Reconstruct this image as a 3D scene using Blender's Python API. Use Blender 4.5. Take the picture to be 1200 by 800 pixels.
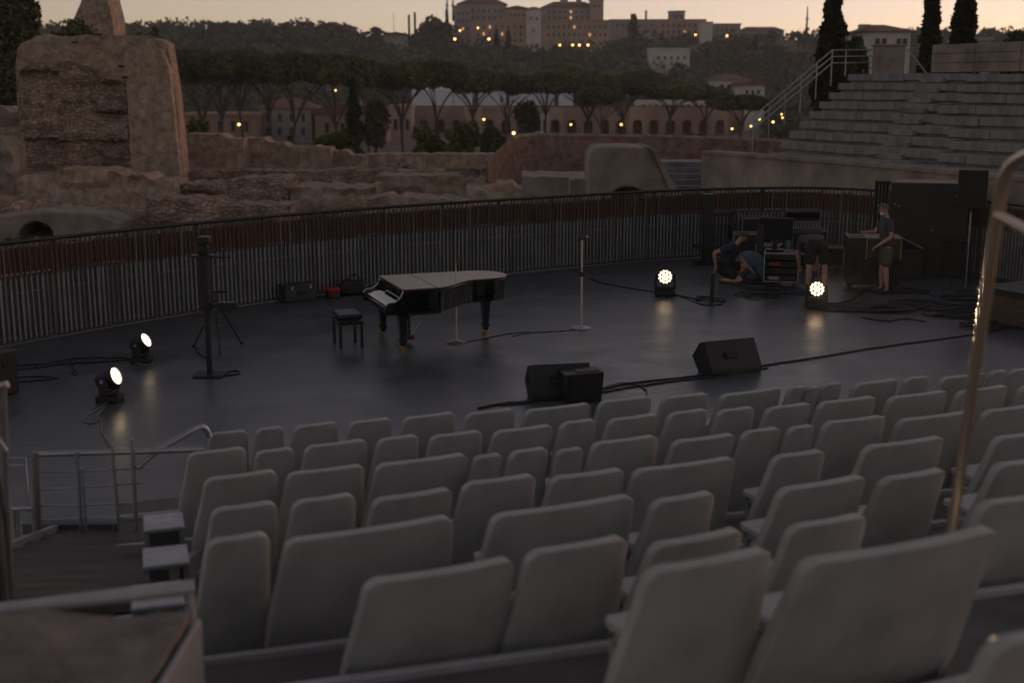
import bpy, bmesh, math, random
import numpy as np
from math import sin, cos, pi, radians, sqrt, atan
from mathutils import Vector, Matrix, noise

# ------------------------------------------------------------------ clear
for o in list(bpy.data.objects):
    bpy.data.objects.remove(o)
SC = bpy.context.scene
COL = SC.collection
rnd = random.Random(7)

# ------------------------------------------------------------------ camera, sky, sun, exposure
FPX, CZ = 1450.0, 4.06                      # focal length in photograph pixels (1200 wide), eye height above stage
PIT = atan(300 / FPX)
cam = bpy.data.cameras.new('camera')
camo = bpy.data.objects.new('camera', cam); COL.objects.link(camo)
camo.location = (0, 0, CZ); camo.rotation_euler = (pi/2 - PIT, 0, 0)
cam.sensor_width = 36; cam.lens = FPX / 1200 * 36; cam.clip_start = .05; cam.clip_end = 9000
cam.dof.use_dof = True; cam.dof.focus_distance = 20.5; cam.dof.aperture_fstop = 1.25
SC.camera = camo

SUN_EL, SUN_AZ = -1.2, 58.0                   # degrees; azimuth clockwise from the view direction (+Y)
W = bpy.data.worlds.new('World'); SC.world = W; W.use_nodes = True
nt = W.node_tree; nt.nodes.clear()
sky = nt.nodes.new('ShaderNodeTexSky'); sky.sky_type = 'NISHITA'; sky.sun_disc = False
sky.sun_elevation = radians(SUN_EL); sky.sun_rotation = radians(SUN_AZ)
sky.altitude = 50; sky.air_density = .28; sky.dust_density = 1.0; sky.ozone_density = 0.0
bg = nt.nodes.new('ShaderNodeBackground'); bg.inputs['Strength'].default_value = 0.095
wo = nt.nodes.new('ShaderNodeOutputWorld')
tint = nt.nodes.new('ShaderNodeMix'); tint.data_type = 'RGBA'; tint.blend_type = 'MULTIPLY'; tint.inputs[0].default_value = 1
tint.inputs[7].default_value = (1.17, .86, .815, 1)      # one white balance for the whole sky
nt.links.new(sky.outputs['Color'], tint.inputs[6]); nt.links.new(tint.outputs[2], bg.inputs['Color']); nt.links.new(bg.outputs[0], wo.inputs['Surface'])
sl = bpy.data.lights.new('sun', 'SUN'); slo = bpy.data.objects.new('sun', sl); COL.objects.link(slo)
sl.energy = 0.004; sl.angle = radians(12); sl.color = (1, .72, .5)
slo.rotation_euler = (radians(90 - 2), 0, radians(180 - SUN_AZ))
slo.location = (0, 0, 60)
SC.view_settings.view_transform = 'Standard'; SC.view_settings.look = 'None'
SC.view_settings.gamma = 1.0; SC.view_settings.use_curve_mapping = False
SC.view_settings.exposure = 2.95

# ------------------------------------------------------------------ pixels to places
def ray(x, y):
    a = (x - 600) / FPX; b = (400 - y) / FPX
    return Vector((a, cos(PIT) + b*sin(PIT), -sin(PIT) + b*cos(PIT)))
def at(x, y, D):                             # on the vertical plane D metres ahead
    d = ray(x, y); t = D / d.y
    return Vector((d.x*t, D, CZ + d.z*t))
def on(x, y, z=0.0):                         # on the level z
    d = ray(x, y); t = (z - CZ) / d.z
    return Vector((d.x*t, d.y*t, z))

# ------------------------------------------------------------------ mesh builder
class MB:
    def __init__(s): s.v = []; s.f = []
    def add(s, vs, fs):
        b = len(s.v); s.v += [tuple(v) for v in vs]; s.f += [tuple(i + b for i in f) for f in fs]
        return s
    def box(s, c, d, rz=0.0, rx=0.0, ry=0.0):
        M_ = Matrix.Rotation(rz, 3, 'Z') @ Matrix.Rotation(ry, 3, 'Y') @ Matrix.Rotation(rx, 3, 'X')
        c = Vector(c); vs = []
        for k in (-.5, .5):
            for i, j in ((-.5, -.5), (.5, -.5), (.5, .5), (-.5, .5)):
                vs.append(c + M_ @ Vector((i*d[0], j*d[1], k*d[2])))
        return s.add(vs, [(3,2,1,0),(4,5,6,7),(0,1,5,4),(1,2,6,5),(2,3,7,6),(3,0,4,7)])
    def tube(s, pts, r, n=8, cap=True):
        pts = [Vector(p) for p in pts]; N = len(pts)
        rs = r if isinstance(r, (list, tuple)) else [r]*N
        vs = []; fs = []; up = None
        for i, p in enumerate(pts):
            t = (pts[min(i+1, N-1)] - pts[max(i-1, 0)])
            if t.length < 1e-9: t = Vector((0, 0, 1))
            t.normalize()
            if up is None:
                up = Vector((0, 0, 1)) if abs(t.z) < .9 else Vector((1, 0, 0))
            a = t.cross(up)
            if a.length < 1e-4: a = t.cross(Vector((0, 1, 0)))
            a.normalize(); b = a.cross(t); b.normalize(); up = b
            for k in range(n):
                w = 2*pi*k/n
                vs.append(p + (a*cos(w) + b*sin(w))*rs[i])
        for i in range(N-1):
            for k in range(n):
                k2 = (k+1) % n
                fs.append((i*n+k, i*n+k2, (i+1)*n+k2, (i+1)*n+k))
        if cap:
            fs.append(tuple(range(n-1, -1, -1))); fs.append(tuple((N-1)*n + k for k in range(n)))
        return s.add(vs, fs)
    def lathe(s, prof, n=16, o=(0,0,0), M=None):  # profile of (radius, height)
        o = Vector(o); M = M or Matrix.Identity(3); vs = []; fs = []
        for r, h in prof:
            for k in range(n):
                w = 2*pi*k/n
                vs.append(o + M @ Vector((r*cos(w), r*sin(w), h)))
        for i in range(len(prof)-1):
            for k in range(n):
                k2 = (k+1) % n
                fs.append((i*n+k, i*n+k2, (i+1)*n+k2, (i+1)*n+k))
        fs.append(tuple(range(n-1, -1, -1))); fs.append(tuple((len(prof)-1)*n + k for k in range(n)))
        return s.add(vs, fs)
    def prism(s, poly, a, b, plane='xz'):        # polygon pushed from a to b along the third axis
        def P(p, w):
            return {'xz': (p[0], w, p[1]), 'xy': (p[0], p[1], w), 'yz': (w, p[0], p[1])}[plane]
        n = len(poly)
        vs = [P(p, a) for p in poly] + [P(p, b) for p in poly]
        fs = [tuple(range(n)), tuple(range(2*n-1, n-1, -1))]
        fs += [(i, (i+1) % n, n + (i+1) % n, n + i) for i in range(n)]
        return s.add(vs, fs)
    def mesh(s, name, smooth=40):
        me = bpy.data.meshes.new(name); me.from_pydata(s.v, [], s.f)
        bm = bmesh.new(); bm.from_mesh(me)
        bmesh.ops.recalc_face_normals(bm, faces=bm.faces); bm.to_mesh(me); bm.free()
        if smooth:
            me.polygons.foreach_set('use_smooth', [True]*len(me.polygons))
            me.set_sharp_from_angle(angle=radians(smooth))
        return me
    def build(s, name, mat, parent=None, bevel=0.0, smooth=40, loc=None):
        return link(name, s.mesh(name, smooth), mat, parent, bevel, loc)

def link(name, me, mat, parent=None, bevel=0.0, loc=None):
    o = bpy.data.objects.new(name, me); COL.objects.link(o)
    if mat and not me.materials: me.materials.append(mat)
    if parent: o.parent = parent
    if loc is not None: o.location = loc
    if bevel:
        m = o.modifiers.new('bevel', 'BEVEL'); m.width = bevel; m.segments = 2; m.limit_method = 'ANGLE'
        m.angle_limit = radians(40)
    return o
def tag(o, label=None, cat=None, group=None, kind=None):
    if label: o['label'] = label
    if cat: o['category'] = cat
    if group: o['group'] = group
    if kind: o['kind'] = kind
    return o
def empty(name, loc, rz=0.0, label=None, cat=None, group=None):
    e = bpy.data.objects.new(name, None); COL.objects.link(e)
    e.location = loc; e.rotation_euler = (0, 0, rz); e.empty_display_size = .2
    return tag(e, label, cat, group)
def copy_tree(o, parent=None):
    c = o.copy(); COL.objects.link(c); c.parent = parent
    for ch in [x for x in KIDS.get(o.name, [])] or list(o.children): copy_tree(ch, c)
    return c
KIDS = {}
def spline(pts, n=8, closed=False):            # Catmull-Rom
    P = [Vector(p) for p in pts]; N = len(P); out = []
    for i in range(N-1):
        p0, p1, p2, p3 = P[max(i-1, 0)], P[i], P[i+1], P[min(i+2, N-1)]
        for k in range(n):
            t = k/n
            out.append(.5*((2*p1) + (p2-p0)*t + (2*p0-5*p1+4*p2-p3)*t*t + (3*p1-p0-3*p2+p3)*t**3))
    out.append(P[-1]); return out

# ------------------------------------------------------------------ materials (all procedural)
def mat(name, col, rough=.6, metal=0.0, var=.18, scale=4.0, bump=0.0, bscale=25.0, spec=.5, col2=None,
        emit=None, es=0.0, coat=0.0, stretch=None, rvar=0.0, tintc=None):
    m = bpy.data.materials.new(name); m.use_nodes = True
    n = m.node_tree.nodes; L = m.node_tree.links; p = n['Principled BSDF']
    p.inputs['Roughness'].default_value = rough; p.inputs['Metallic'].default_value = metal
    p.inputs['Specular IOR Level'].default_value = spec; p.inputs['Coat Weight'].default_value = coat
    tc = n.new('ShaderNodeTexCoord'); src = tc.outputs['Object']
    if stretch:
        mp = n.new('ShaderNodeMapping'); mp.inputs['Scale'].default_value = stretch
        L.new(src, mp.inputs['Vector']); src = mp.outputs[0]
    no = n.new('ShaderNodeTexNoise'); no.inputs['Scale'].default_value = scale; no.inputs['Detail'].default_value = 6
    no.inputs['Roughness'].default_value = .62
    L.new(src, no.inputs['Vector'])
    mr = n.new('ShaderNodeMapRange'); mr.inputs[1].default_value = .3; mr.inputs[2].default_value = .7
    L.new(no.outputs['Fac'], mr.inputs[0])
    mx = n.new('ShaderNodeMix'); mx.data_type = 'RGBA'
    c2 = col2 or tuple(c*(1+var) for c in col)
    c1 = col if col2 else tuple(c*(1-var) for c in col)
    mx.inputs[6].default_value = (*c1, 1); mx.inputs[7].default_value = (*c2, 1)
    L.new(mr.outputs[0], mx.inputs[0]); L.new(mx.outputs[2], p.inputs['Base Color'])
    if rvar:
        m2 = n.new('ShaderNodeMapRange'); m2.inputs[1].default_value = .3; m2.inputs[2].default_value = .7
        m2.inputs[3].default_value = max(.02, rough - rvar); m2.inputs[4].default_value = min(1, rough + rvar)
        L.new(no.outputs['Fac'], m2.inputs[0]); L.new(m2.outputs[0], p.inputs['Roughness'])
    if bump:
        nb = n.new('ShaderNodeTexNoise'); nb.inputs['Scale'].default_value = bscale; nb.inputs['Detail'].default_value = 5
        L.new(src, nb.inputs['Vector'])
        b = n.new('ShaderNodeBump'); b.inputs['Strength'].default_value = bump; b.inputs['Distance'].default_value = .03
        L.new(nb.outputs['Fac'], b.inputs['Height']); L.new(b.outputs[0], p.inputs['Normal'])
    if tintc: p.inputs['Specular Tint'].default_value = (*tintc, 1)
    if emit:
        p.inputs['Emission Color'].default_value = (*emit, 1); p.inputs['Emission Strength'].default_value = es
    return m

def mat_stage():
    m = mat('stage_paint', (.070, .077, .089), .36, 0, .3, .9, 0, spec=.5, rvar=.10)
    n = m.node_tree.nodes; L = m.node_tree.links; p = n['Principled BSDF']
    tc = n.new('ShaderNodeTexCoord'); mp = n.new('ShaderNodeMapping')
    mp.inputs['Rotation'].default_value = (0, 0, radians(-9)); mp.inputs['Scale'].default_value = (.30, 7.0, 1)
    L.new(tc.outputs['Object'], mp.inputs['Vector'])
    no = n.new('ShaderNodeTexNoise'); no.inputs['Scale'].default_value = 1.6; no.inputs['Detail'].default_value = 4
    L.new(mp.outputs[0], no.inputs['Vector'])
    b = n.new('ShaderNodeBump'); b.inputs['Strength'].default_value = .22; b.inputs['Distance'].default_value = .03
    L.new(no.outputs['Fac'], b.inputs['Height']); L.new(b.outputs[0], p.inputs['Normal'])
    # board seams and scuffs
    bk = n.new('ShaderNodeTexBrick'); bk.inputs['Scale'].default_value = 1; bk.inputs['Brick Width'].default_value = 2.44; bk.inputs['Row Height'].default_value = 1.22
    bk.inputs['Mortar Size'].default_value = .008; bk.inputs['Color1'].default_value = (1, 1, 1, 1); bk.inputs['Color2'].default_value = (.88, .88, .88, 1); bk.inputs['Mortar'].default_value = (.45, .45, .45, 1)
    mr = n.new('ShaderNodeMapping'); mr.inputs['Rotation'].default_value = (0, 0, radians(-9)); L.new(tc.outputs['Object'], mr.inputs[0]); L.new(mr.outputs[0], bk.inputs[0])
    sc = n.new('ShaderNodeTexNoise'); sc.inputs['Scale'].default_value = 5; sc.inputs['Detail'].default_value = 9; sc.inputs['Roughness'].default_value = .75; L.new(mp.outputs[0], sc.inputs[0])
    rs = n.new('ShaderNodeMapRange'); rs.inputs[1].default_value = .35; rs.inputs[2].default_value = .75; rs.inputs[3].default_value = .8; rs.inputs[4].default_value = 1.5; L.new(sc.outputs['Fac'], rs.inputs[0])
    old = p.inputs['Base Color'].links[0].from_socket
    q1 = n.new('ShaderNodeMix'); q1.data_type = 'RGBA'; q1.blend_type = 'MULTIPLY'; q1.inputs[0].default_value = 1; L.new(old, q1.inputs[6]); L.new(bk.outputs['Color'], q1.inputs[7])
    q2 = n.new('ShaderNodeMix'); q2.data_type = 'RGBA'; q2.blend_type = 'MULTIPLY'; q2.inputs[0].default_value = 1; L.new(q1.outputs[2], q2.inputs[6]); L.new(rs.outputs[0], q2.inputs[7]); L.new(q2.outputs[2], p.inputs['Base Color'])
    return m

def mat_brick(name, ca, cb, cc, scale=.35):    # weathered ancient brick with rubble patches
    m = bpy.data.materials.new(name); m.use_nodes = True
    n = m.node_tree.nodes; L = m.node_tree.links; p = n['Principled BSDF']; p.inputs['Roughness'].default_value = .95
    p.inputs['Specular IOR Level'].default_value = .15
    tc = n.new('ShaderNodeTexCoord')
    sx = n.new('ShaderNodeSeparateXYZ'); L.new(tc.outputs['Object'], sx.inputs[0])
    ad = n.new('ShaderNodeMath'); L.new(sx.outputs[0], ad.inputs[0]); L.new(sx.outputs[1], ad.inputs[1])
    cb_ = n.new('ShaderNodeCombineXYZ'); L.new(ad.outputs[0], cb_.inputs[0]); L.new(sx.outputs[2], cb_.inputs[1])
    br = n.new('ShaderNodeTexBrick'); br.inputs['Scale'].default_value = 1.0
    br.inputs['Brick Width'].default_value = .5; br.inputs['Row Height'].default_value = .12
    br.inputs['Mortar Size'].default_value = .02; br.inputs['Mortar Smooth'].default_value = .6
    br.inputs['Color1'].default_value = (*ca, 1); br.inputs['Color2'].default_value = (*cb, 1)
    br.inputs['Mortar'].default_value = tuple(c*.86 for c in cc) + (1,)
    L.new(cb_.outputs[0], br.inputs['Vector'])
    n1 = n.new('ShaderNodeTexNoise'); n1.inputs['Scale'].default_value = scale; n1.inputs['Detail'].default_value = 8
    n1.inputs['Roughness'].default_value = .65; L.new(tc.outputs['Object'], n1.inputs['Vector'])
    r1 = n.new('ShaderNodeMapRange'); r1.inputs[1].default_value = .42; r1.inputs[2].default_value = .6
    L.new(n1.outputs['Fac'], r1.inputs[0])
    m1 = n.new('ShaderNodeMix'); m1.data_type = 'RGBA'; m1.inputs[7].default_value = (*cc, 1)
    L.new(r1.outputs[0], m1.inputs[0]); L.new(br.outputs['Color'], m1.inputs[6])
    n2 = n.new('ShaderNodeTexNoise'); n2.inputs['Scale'].default_value = 2.6; n2.inputs['Detail'].default_value = 8
    n2.inputs['Roughness'].default_value = .7; L.new(tc.outputs['Object'], n2.inputs['Vector'])
    r2 = n.new('ShaderNodeMapRange'); r2.inputs[1].default_value = .32; r2.inputs[2].default_value = .68
    r2.inputs[3].default_value = .45; r2.inputs[4].default_value = 1.35
    L.new(n2.outputs['Fac'], r2.inputs[0])
    m2 = n.new('ShaderNodeMix'); m2.data_type = 'RGBA'; m2.blend_type = 'MULTIPLY'; m2.inputs[0].default_value = 1
    L.new(m1.outputs[2], m2.inputs[6]); L.new(r2.outputs[0], m2.inputs[7]); L.new(m2.outputs[2], p.inputs['Base Color'])
    b = n.new('ShaderNodeBump'); b.inputs['Strength'].default_value = .9; b.inputs['Distance'].default_value = .12
    L.new(n2.outputs['Fac'], b.inputs['Height']); L.new(b.outputs[0], p.inputs['Normal'])
    return m

def mat_rubble(name, ca, cb, cm):                # exposed concrete core: stones of many tones set in mortar
    m = bpy.data.materials.new(name); m.use_nodes = True
    n = m.node_tree.nodes; L = m.node_tree.links; p = n['Principled BSDF']; p.inputs['Roughness'].default_value = .95
    p.inputs['Specular IOR Level'].default_value = .15
    tc = n.new('ShaderNodeTexCoord'); mp = n.new('ShaderNodeMapping'); mp.inputs['Scale'].default_value = (1, 1, 1.7); L.new(tc.outputs['Object'], mp.inputs[0])
    no = n.new('ShaderNodeTexNoise'); no.inputs['Scale'].default_value = 1.5; no.inputs['Detail'].default_value = 5; L.new(mp.outputs[0], no.inputs[0])
    wx = n.new('ShaderNodeMix'); wx.data_type = 'RGBA'; wx.blend_type = 'ADD'; wx.inputs[0].default_value = .35; L.new(mp.outputs[0], wx.inputs[6]); L.new(no.outputs['Color'], wx.inputs[7])
    v = n.new('ShaderNodeTexVoronoi'); v.inputs['Scale'].default_value = 4.2; L.new(wx.outputs[2], v.inputs['Vector'])
    d = n.new('ShaderNodeTexVoronoi'); d.feature = 'DISTANCE_TO_EDGE'; d.inputs['Scale'].default_value = 4.2; L.new(wx.outputs[2], d.inputs['Vector'])
    sp = n.new('ShaderNodeSeparateColor'); L.new(v.outputs['Color'], sp.inputs[0])
    m1 = n.new('ShaderNodeMix'); m1.data_type = 'RGBA'; m1.inputs[6].default_value = (*ca, 1); m1.inputs[7].default_value = (*cb, 1); L.new(sp.outputs[0], m1.inputs[0])
    r = n.new('ShaderNodeMapRange'); r.inputs[1].default_value = .0; r.inputs[2].default_value = .12; L.new(d.outputs['Distance'], r.inputs[0])
    m2 = n.new('ShaderNodeMix'); m2.data_type = 'RGBA'; m2.inputs[6].default_value = (*cm, 1); L.new(m1.outputs[2], m2.inputs[7]); L.new(r.outputs[0], m2.inputs[0])
    r3 = n.new('ShaderNodeMapRange'); r3.inputs[1].default_value = .35; r3.inputs[2].default_value = .65; r3.inputs[3].default_value = .55; r3.inputs[4].default_value = 1.2; L.new(no.outputs['Fac'], r3.inputs[0])
    m3 = n.new('ShaderNodeMix'); m3.data_type = 'RGBA'; m3.blend_type = 'MULTIPLY'; m3.inputs[0].default_value = 1; L.new(m2.outputs[2], m3.inputs[6]); L.new(r3.outputs[0], m3.inputs[7])
    L.new(m3.outputs[2], p.inputs['Base Color'])
    b = n.new('ShaderNodeBump'); b.inputs['Strength'].default_value = 1; b.inputs['Distance'].default_value = .045; L.new(r.outputs[0], b.inputs['Height']); L.new(b.outputs[0], p.inputs['Normal'])
    return m

def mat_leaf(name, ca, cb):
    m = mat(name, ca, .75, 0, 0, 1.3, col2=cb, spec=.2)
    n = m.node_tree.nodes; L = m.node_tree.links; p = n['Principled BSDF']
    return m

def with_ior(m, v):
    m.node_tree.nodes['Principled BSDF'].inputs['IOR'].default_value = v; return m
MT = dict(
  stage=mat_stage(),
  slat=mat('galvanised_rod', (.235, .238, .245), .6, .2, .35, 2.0, spec=.5),
  slat2=mat('weathered_rod', (.16, .16, .16), .6, .2, .3, 2.0),
  slat3=mat('rusty_rod', (.13, .10, .082), .7, .2, .3, 3.0),
  panel=mat('dark_steel_sheet', (.092, .095, .102), .7, .1, .35, 1.5, .15, 8),
  rust=mat('rusty_sheet', (.135, .072, .05), .85, 0, .45, 2.2, .3, 12),
  seat=mat('seat_plastic', (.365, .37, .36), .6, 0, .17, 3.0, .04, 60, spec=.5, rvar=.06),
  seatf=mat('seat_frame_paint', (.30, .30, .31), .5, .2, .15, 6),
  tier=mat('tier_boards', (.11, .108, .106), .75, 0, .25, 3.5, .15, 30),
  nose=mat('tier_edge', (.42, .42, .43), .55, .2, .15, 4),
  galv=mat('galvanised_tube', (.40, .41, .43), .42, .75, .2, 8),
  rail=mat('steel_tube', (.60, .52, .42), .34, 1.0, .04, 9),
  chrome=mat('chrome', (.85, .76, .64), .32, 1.0, .08, 9),
  greycase=mat('grey_case_vinyl', (.035, .035, .036), .6, 0, .3, 6),
  white=mat('white_paint', (.62, .62, .63), .5, 0, .1, 5),
  black=mat('black_matt', (.012, .012, .013), .5, 0, .35, 7, .05, 60),
  blackg=mat('black_grille', (.016, .016, .018), .65, .2, .3, 40, .3, 160),
  lacquer=mat('black_lacquer', (.006, .006, .007), .06, 0, .2, 3, spec=.6, coat=.6),
  lid=with_ior(mat('lid_brown', (.15, .09, .062), .28, 0, .15, 3, spec=.5), 1.25),  # even warm brown base colour, unlike the black of the case
  ivory=mat('ivory', (.55, .53, .48), .35, 0, .08, 9),
  brass=mat('brass', (.55, .38, .14), .3, 1.0, .15, 9),
  leather=mat('black_leather', (.014, .014, .015), .38, 0, .3, 14, .2, 90),
  red=mat('red_vinyl', (.33, .012, .02), .5, 0, .25, 9),
  cable=mat('black_rubber', (.008, .008, .010), .5, 0, .2, 9),
  cableb=mat('blue_rubber', (.012, .014, .035), .5, 0, .2, 9),
  cableg=mat('grey_rubber', (.16, .16, .16), .5, 0, .2, 9),
  alu=mat('aluminium_edge', (.33, .33, .34), .4, .9, .15, 12),
  wood=mat('dark_plywood', (.07, .042, .026), .55, 0, .35, 2.5, .1, 20, stretch=(1, 6, 6)),
  paleply=mat('pale_plywood', (.24, .20, .16), .6, 0, .2, 4),
  steps=mat('worn_timber', (.10, .088, .078), .8, 0, .35, 2.2, .3, 14, stretch=(1, 7, 7)),
  stone=mat('rough_travertine', (.25, .215, .19), .9, 0, .35, 3.2, 1.0, 9, col2=(.10, .085, .075)),
  concrete=mat('old_concrete', (.36, .305, .26), .92, 0, .3, 1.1, .9, 4, col2=(.15, .125, .105)),
  tierstone=mat('grey_stone', (.12, .12, .122), .85, 0, .35, 1.3, .5, 6, col2=(.28, .278, .278), stretch=(1.6, 1.6, .25)),
  brick=mat_brick('weathered_brick', (.50, .345, .245), (.44, .315, .23), (.42, .345, .28)),
  rubble=mat_rubble('rubble_core', (.34, .26, .215), (.46, .33, .25), (.27, .21, .18)),
  brick2=mat_brick('rubble_brick', (.40, .295, .215), (.44, .305, .22), (.36, .305, .25), .7),
  brick3=mat_brick('dark_red_brick', (.30, .165, .12), (.26, .15, .115), (.24, .18, .15), .5),
  earth=mat('dry_earth', (.20, .14, .10), .95, 0, .4, .35, .8, 2.5, col2=(.10, .085, .06)),
  bark=mat('pine_bark', (.075, .055, .042), .9, 0, .3, 3, .4, 10),
  pine=mat_leaf('pine_needles', (.055, .070, .026), (.125, .14, .052)),
  pine2=mat_leaf('pine_needles_light', (.07, .09, .03), (.155, .17, .058)),
  cyp=mat_leaf('cypress_leaves', (.016, .022, .010), (.038, .046, .02)),
  oak=mat_leaf('evergreen_leaves', (.04, .055, .024), (.09, .105, .045)),
  bush=mat_leaf('fresh_leaves', (.06, .09, .02), (.12, .15, .035)),
  hill=mat_leaf('hillside_leaves', (.055, .066, .036), (.115, .125, .066)),
  plaster=mat('ochre_plaster', (.42, .31, .235), .9, 0, .25, .15),
  plaster2=mat('grey_plaster', (.34, .315, .295), .9, 0, .25, .15),
  salmon=mat('salmon_plaster', (.34, .225, .175), .9, 0, .25, .2),
  pale=mat('pale_plaster', (.60, .57, .54), .9, 0, .2, .2),
  roof=mat('roof_tiles', (.17, .09, .06), .9, 0, .3, .4),
  pane=mat('dark_window', (.025, .025, .03), .25, 0, .2, 1),
  litpane=mat('lit_window', (.5, .3, .12), .5, 0, .1, 1, emit=(1, .5, .2), es=.10),
  canvas=mat('white_canvas', (.66, .69, .75), .8, 0, .08, .3),
  lamp=mat('lamp_glow', (.9, .7, .4), .5, 0, .05, 1, emit=(1, .50, .14), es=.65),
  pole=mat('lamp_pole', (.05, .05, .05), .6, .3, .2, 3),
  led=mat('led_glow', (.9, .8, .6), .5, 0, .02, 1, emit=(1, .72, .42), es=.75),
  skin=mat('skin', (.42, .24, .17), .55, 0, .12, 9),
  hair=mat('dark_hair', (.035, .026, .02), .6, 0, .3, 30, .3, 90),
  hair2=mat('greying_hair', (.10, .085, .075), .6, 0, .3, 30, .3, 90),
  shirtn=mat('navy_cotton', (.02, .034, .05), .85, 0, .2, 9),
  shirtg=mat('slate_cotton', (.055, .06, .064), .85, 0, .2, 9),
  shirtd=mat('charcoal_cotton', (.05, .053, .065), .85, 0, .2, 9),
  shorts=mat('khaki_cotton', (.085, .08, .06), .85, 0, .2, 9),
  shortsd=mat('black_cotton', (.012, .012, .013), .85, 0, .2, 9),
  shoe=mat('black_trainers', (.02, .02, .021), .6, 0, .3, 12),
  sole=mat('pale_sole', (.35, .28, .2), .7, 0, .1, 9),
  mask=mat('face_mask', (.55, .62, .7), .8, 0, .05, 9),
  blue=mat('pale_blue_plastic', (.16, .24, .29), .4, 0, .12, 4),
  screen=mat('dark_screen', (.008, .009, .011), .15, 0, .2, 3),
)
# ================================================================== THE SETTING
def lerp_tab(tab, x):
    if x <= tab[0][0]: return tab[0][1]
    for (a, ya), (b, yb) in zip(tab, tab[1:]):
        if x <= b: return ya + (yb-ya)*(x-a)/(b-a)
    return tab[-1][1]
def smooth(a, b, x):
    t = max(0, min(1, (x-a)/(b-a))); return t*t*(3-2*t)
CREST = [(-400, 44), (140, 42), (200, 42), (300, 41), (390, 41), (430, 52), (470, 56), (500, 48), (530, 52), (560, 58), (640, 60),
         (715, 56), (760, 54), (850, 52), (950, 50), (1050, 52), (1500, 46)]
def hill_top(X, Y):
    if Y <= 1: return 3.0
    px = 600 + FPX*X/Y
    w = smooth(3500, 1800, abs(px-600))
    return 3 + (CZ + (100 - lerp_tab(CREST, px))/FPX*600 - 3)*w
def ground(X, Y):
    r = sqrt(X*X + Y*Y)
    d = Y if Y > 0 else r*.3
    z = -.42
    z += .35*smooth(36, 52, d)
    z -= 1.25*smooth(31, 37, d)*smooth(63, 57, d)*smooth(8, 3, X)
    if 30 < d < 66: z += smooth(30, 40, d)*smooth(66, 54, d)*max(0, .12 + .35*noise.noise((X*.16, Y*.2, 7)) + .4*noise.noise((X*.5, Y*.6, 2)))*smooth(9, 4, X)
    z -= 5.2*smooth(66, 150, d) + .9*smooth(150, 260, d)
    h = hill_top(X, Y)
    z += (h + 6.2)*smooth(340, 610, d)*(.75 + .25*smooth(340, 520, d))
    if r > 48: z += noise.noise((X*.05, Y*.05, 1))*.35*smooth(48, 80, r) + noise.noise((X*.012, Y*.012, 5))*3.0*smooth(330, 480, r)
    z -= 20*smooth(1200, 4000, r)
    return z
def make_terrain():
    ang = sorted(set([round(a, 3) for a in list(np.linspace(-180, -36, 30)) + list(np.linspace(-36, 36, 190)) + list(np.linspace(36, 180, 30))]))[:-1]
    rad = [1.5] + [4*1.35**i for i in range(6)] + list(np.linspace(20, 80, 26)) + list(np.geomspace(86, 900, 46)) + [1000]
    vs = [(0, 0, -.42)]; fs = []; n = len(ang)
    for r in rad:
        for a in ang:
            X, Y = r*sin(radians(a)), r*cos(radians(a)); vs.append((X, Y, ground(X, Y)))
    for k in range(n): fs.append((0, 1+(k+1) % n, 1+k))
    for i in range(len(rad)-1):
        for k in range(n):
            k2 = (k+1) % n
            fs.append((1+i*n+k, 1+i*n+k2, 1+(i+1)*n+k2, 1+(i+1)*n+k))
    m = MB(); m.add(vs, fs)
    tag(m.build('ground', MT['earth'], smooth=180), kind='structure')
make_terrain()

# ---------------- stage floor and the curved fence of rods behind it
FB = [(-13.5, 10.5), (-10.6, 15.4), (-8.0, 19.3), (-5.74, 22.2), (-3.0, 24.85), (0, 27.0), (4.06, 29.4), (7.6, 29.95), (9.6, 27.6), (11.3, 23.4), (12.8, 18.5)]
fence_line = spline([(x, y, 0) for x, y in FB], 16)
def along(line, ds, off=0.0):
    out = []; acc = 0.0; nxt = off
    for a, b in zip(line, line[1:]):
        L_ = (b-a).length
        while nxt <= acc + L_:
            t = (nxt-acc)/L_; out.append((a.lerp(b, t), (b-a).normalized())); nxt += ds
        acc += L_
    return out
def make_stage():
    pts = [p.copy() for p in fence_line]
    poly = [(p.x, p.y) for p in pts] + [(12.6, 12.0), (6, 10.0), (-3.3, 9.6), (-13.4, 9.4)]
    m = MB(); m.prism(poly, -.25, 0.0, 'xy')
    tag(m.build('stage_floor', MT['stage'], smooth=0), kind='structure')
make_stage()

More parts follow.
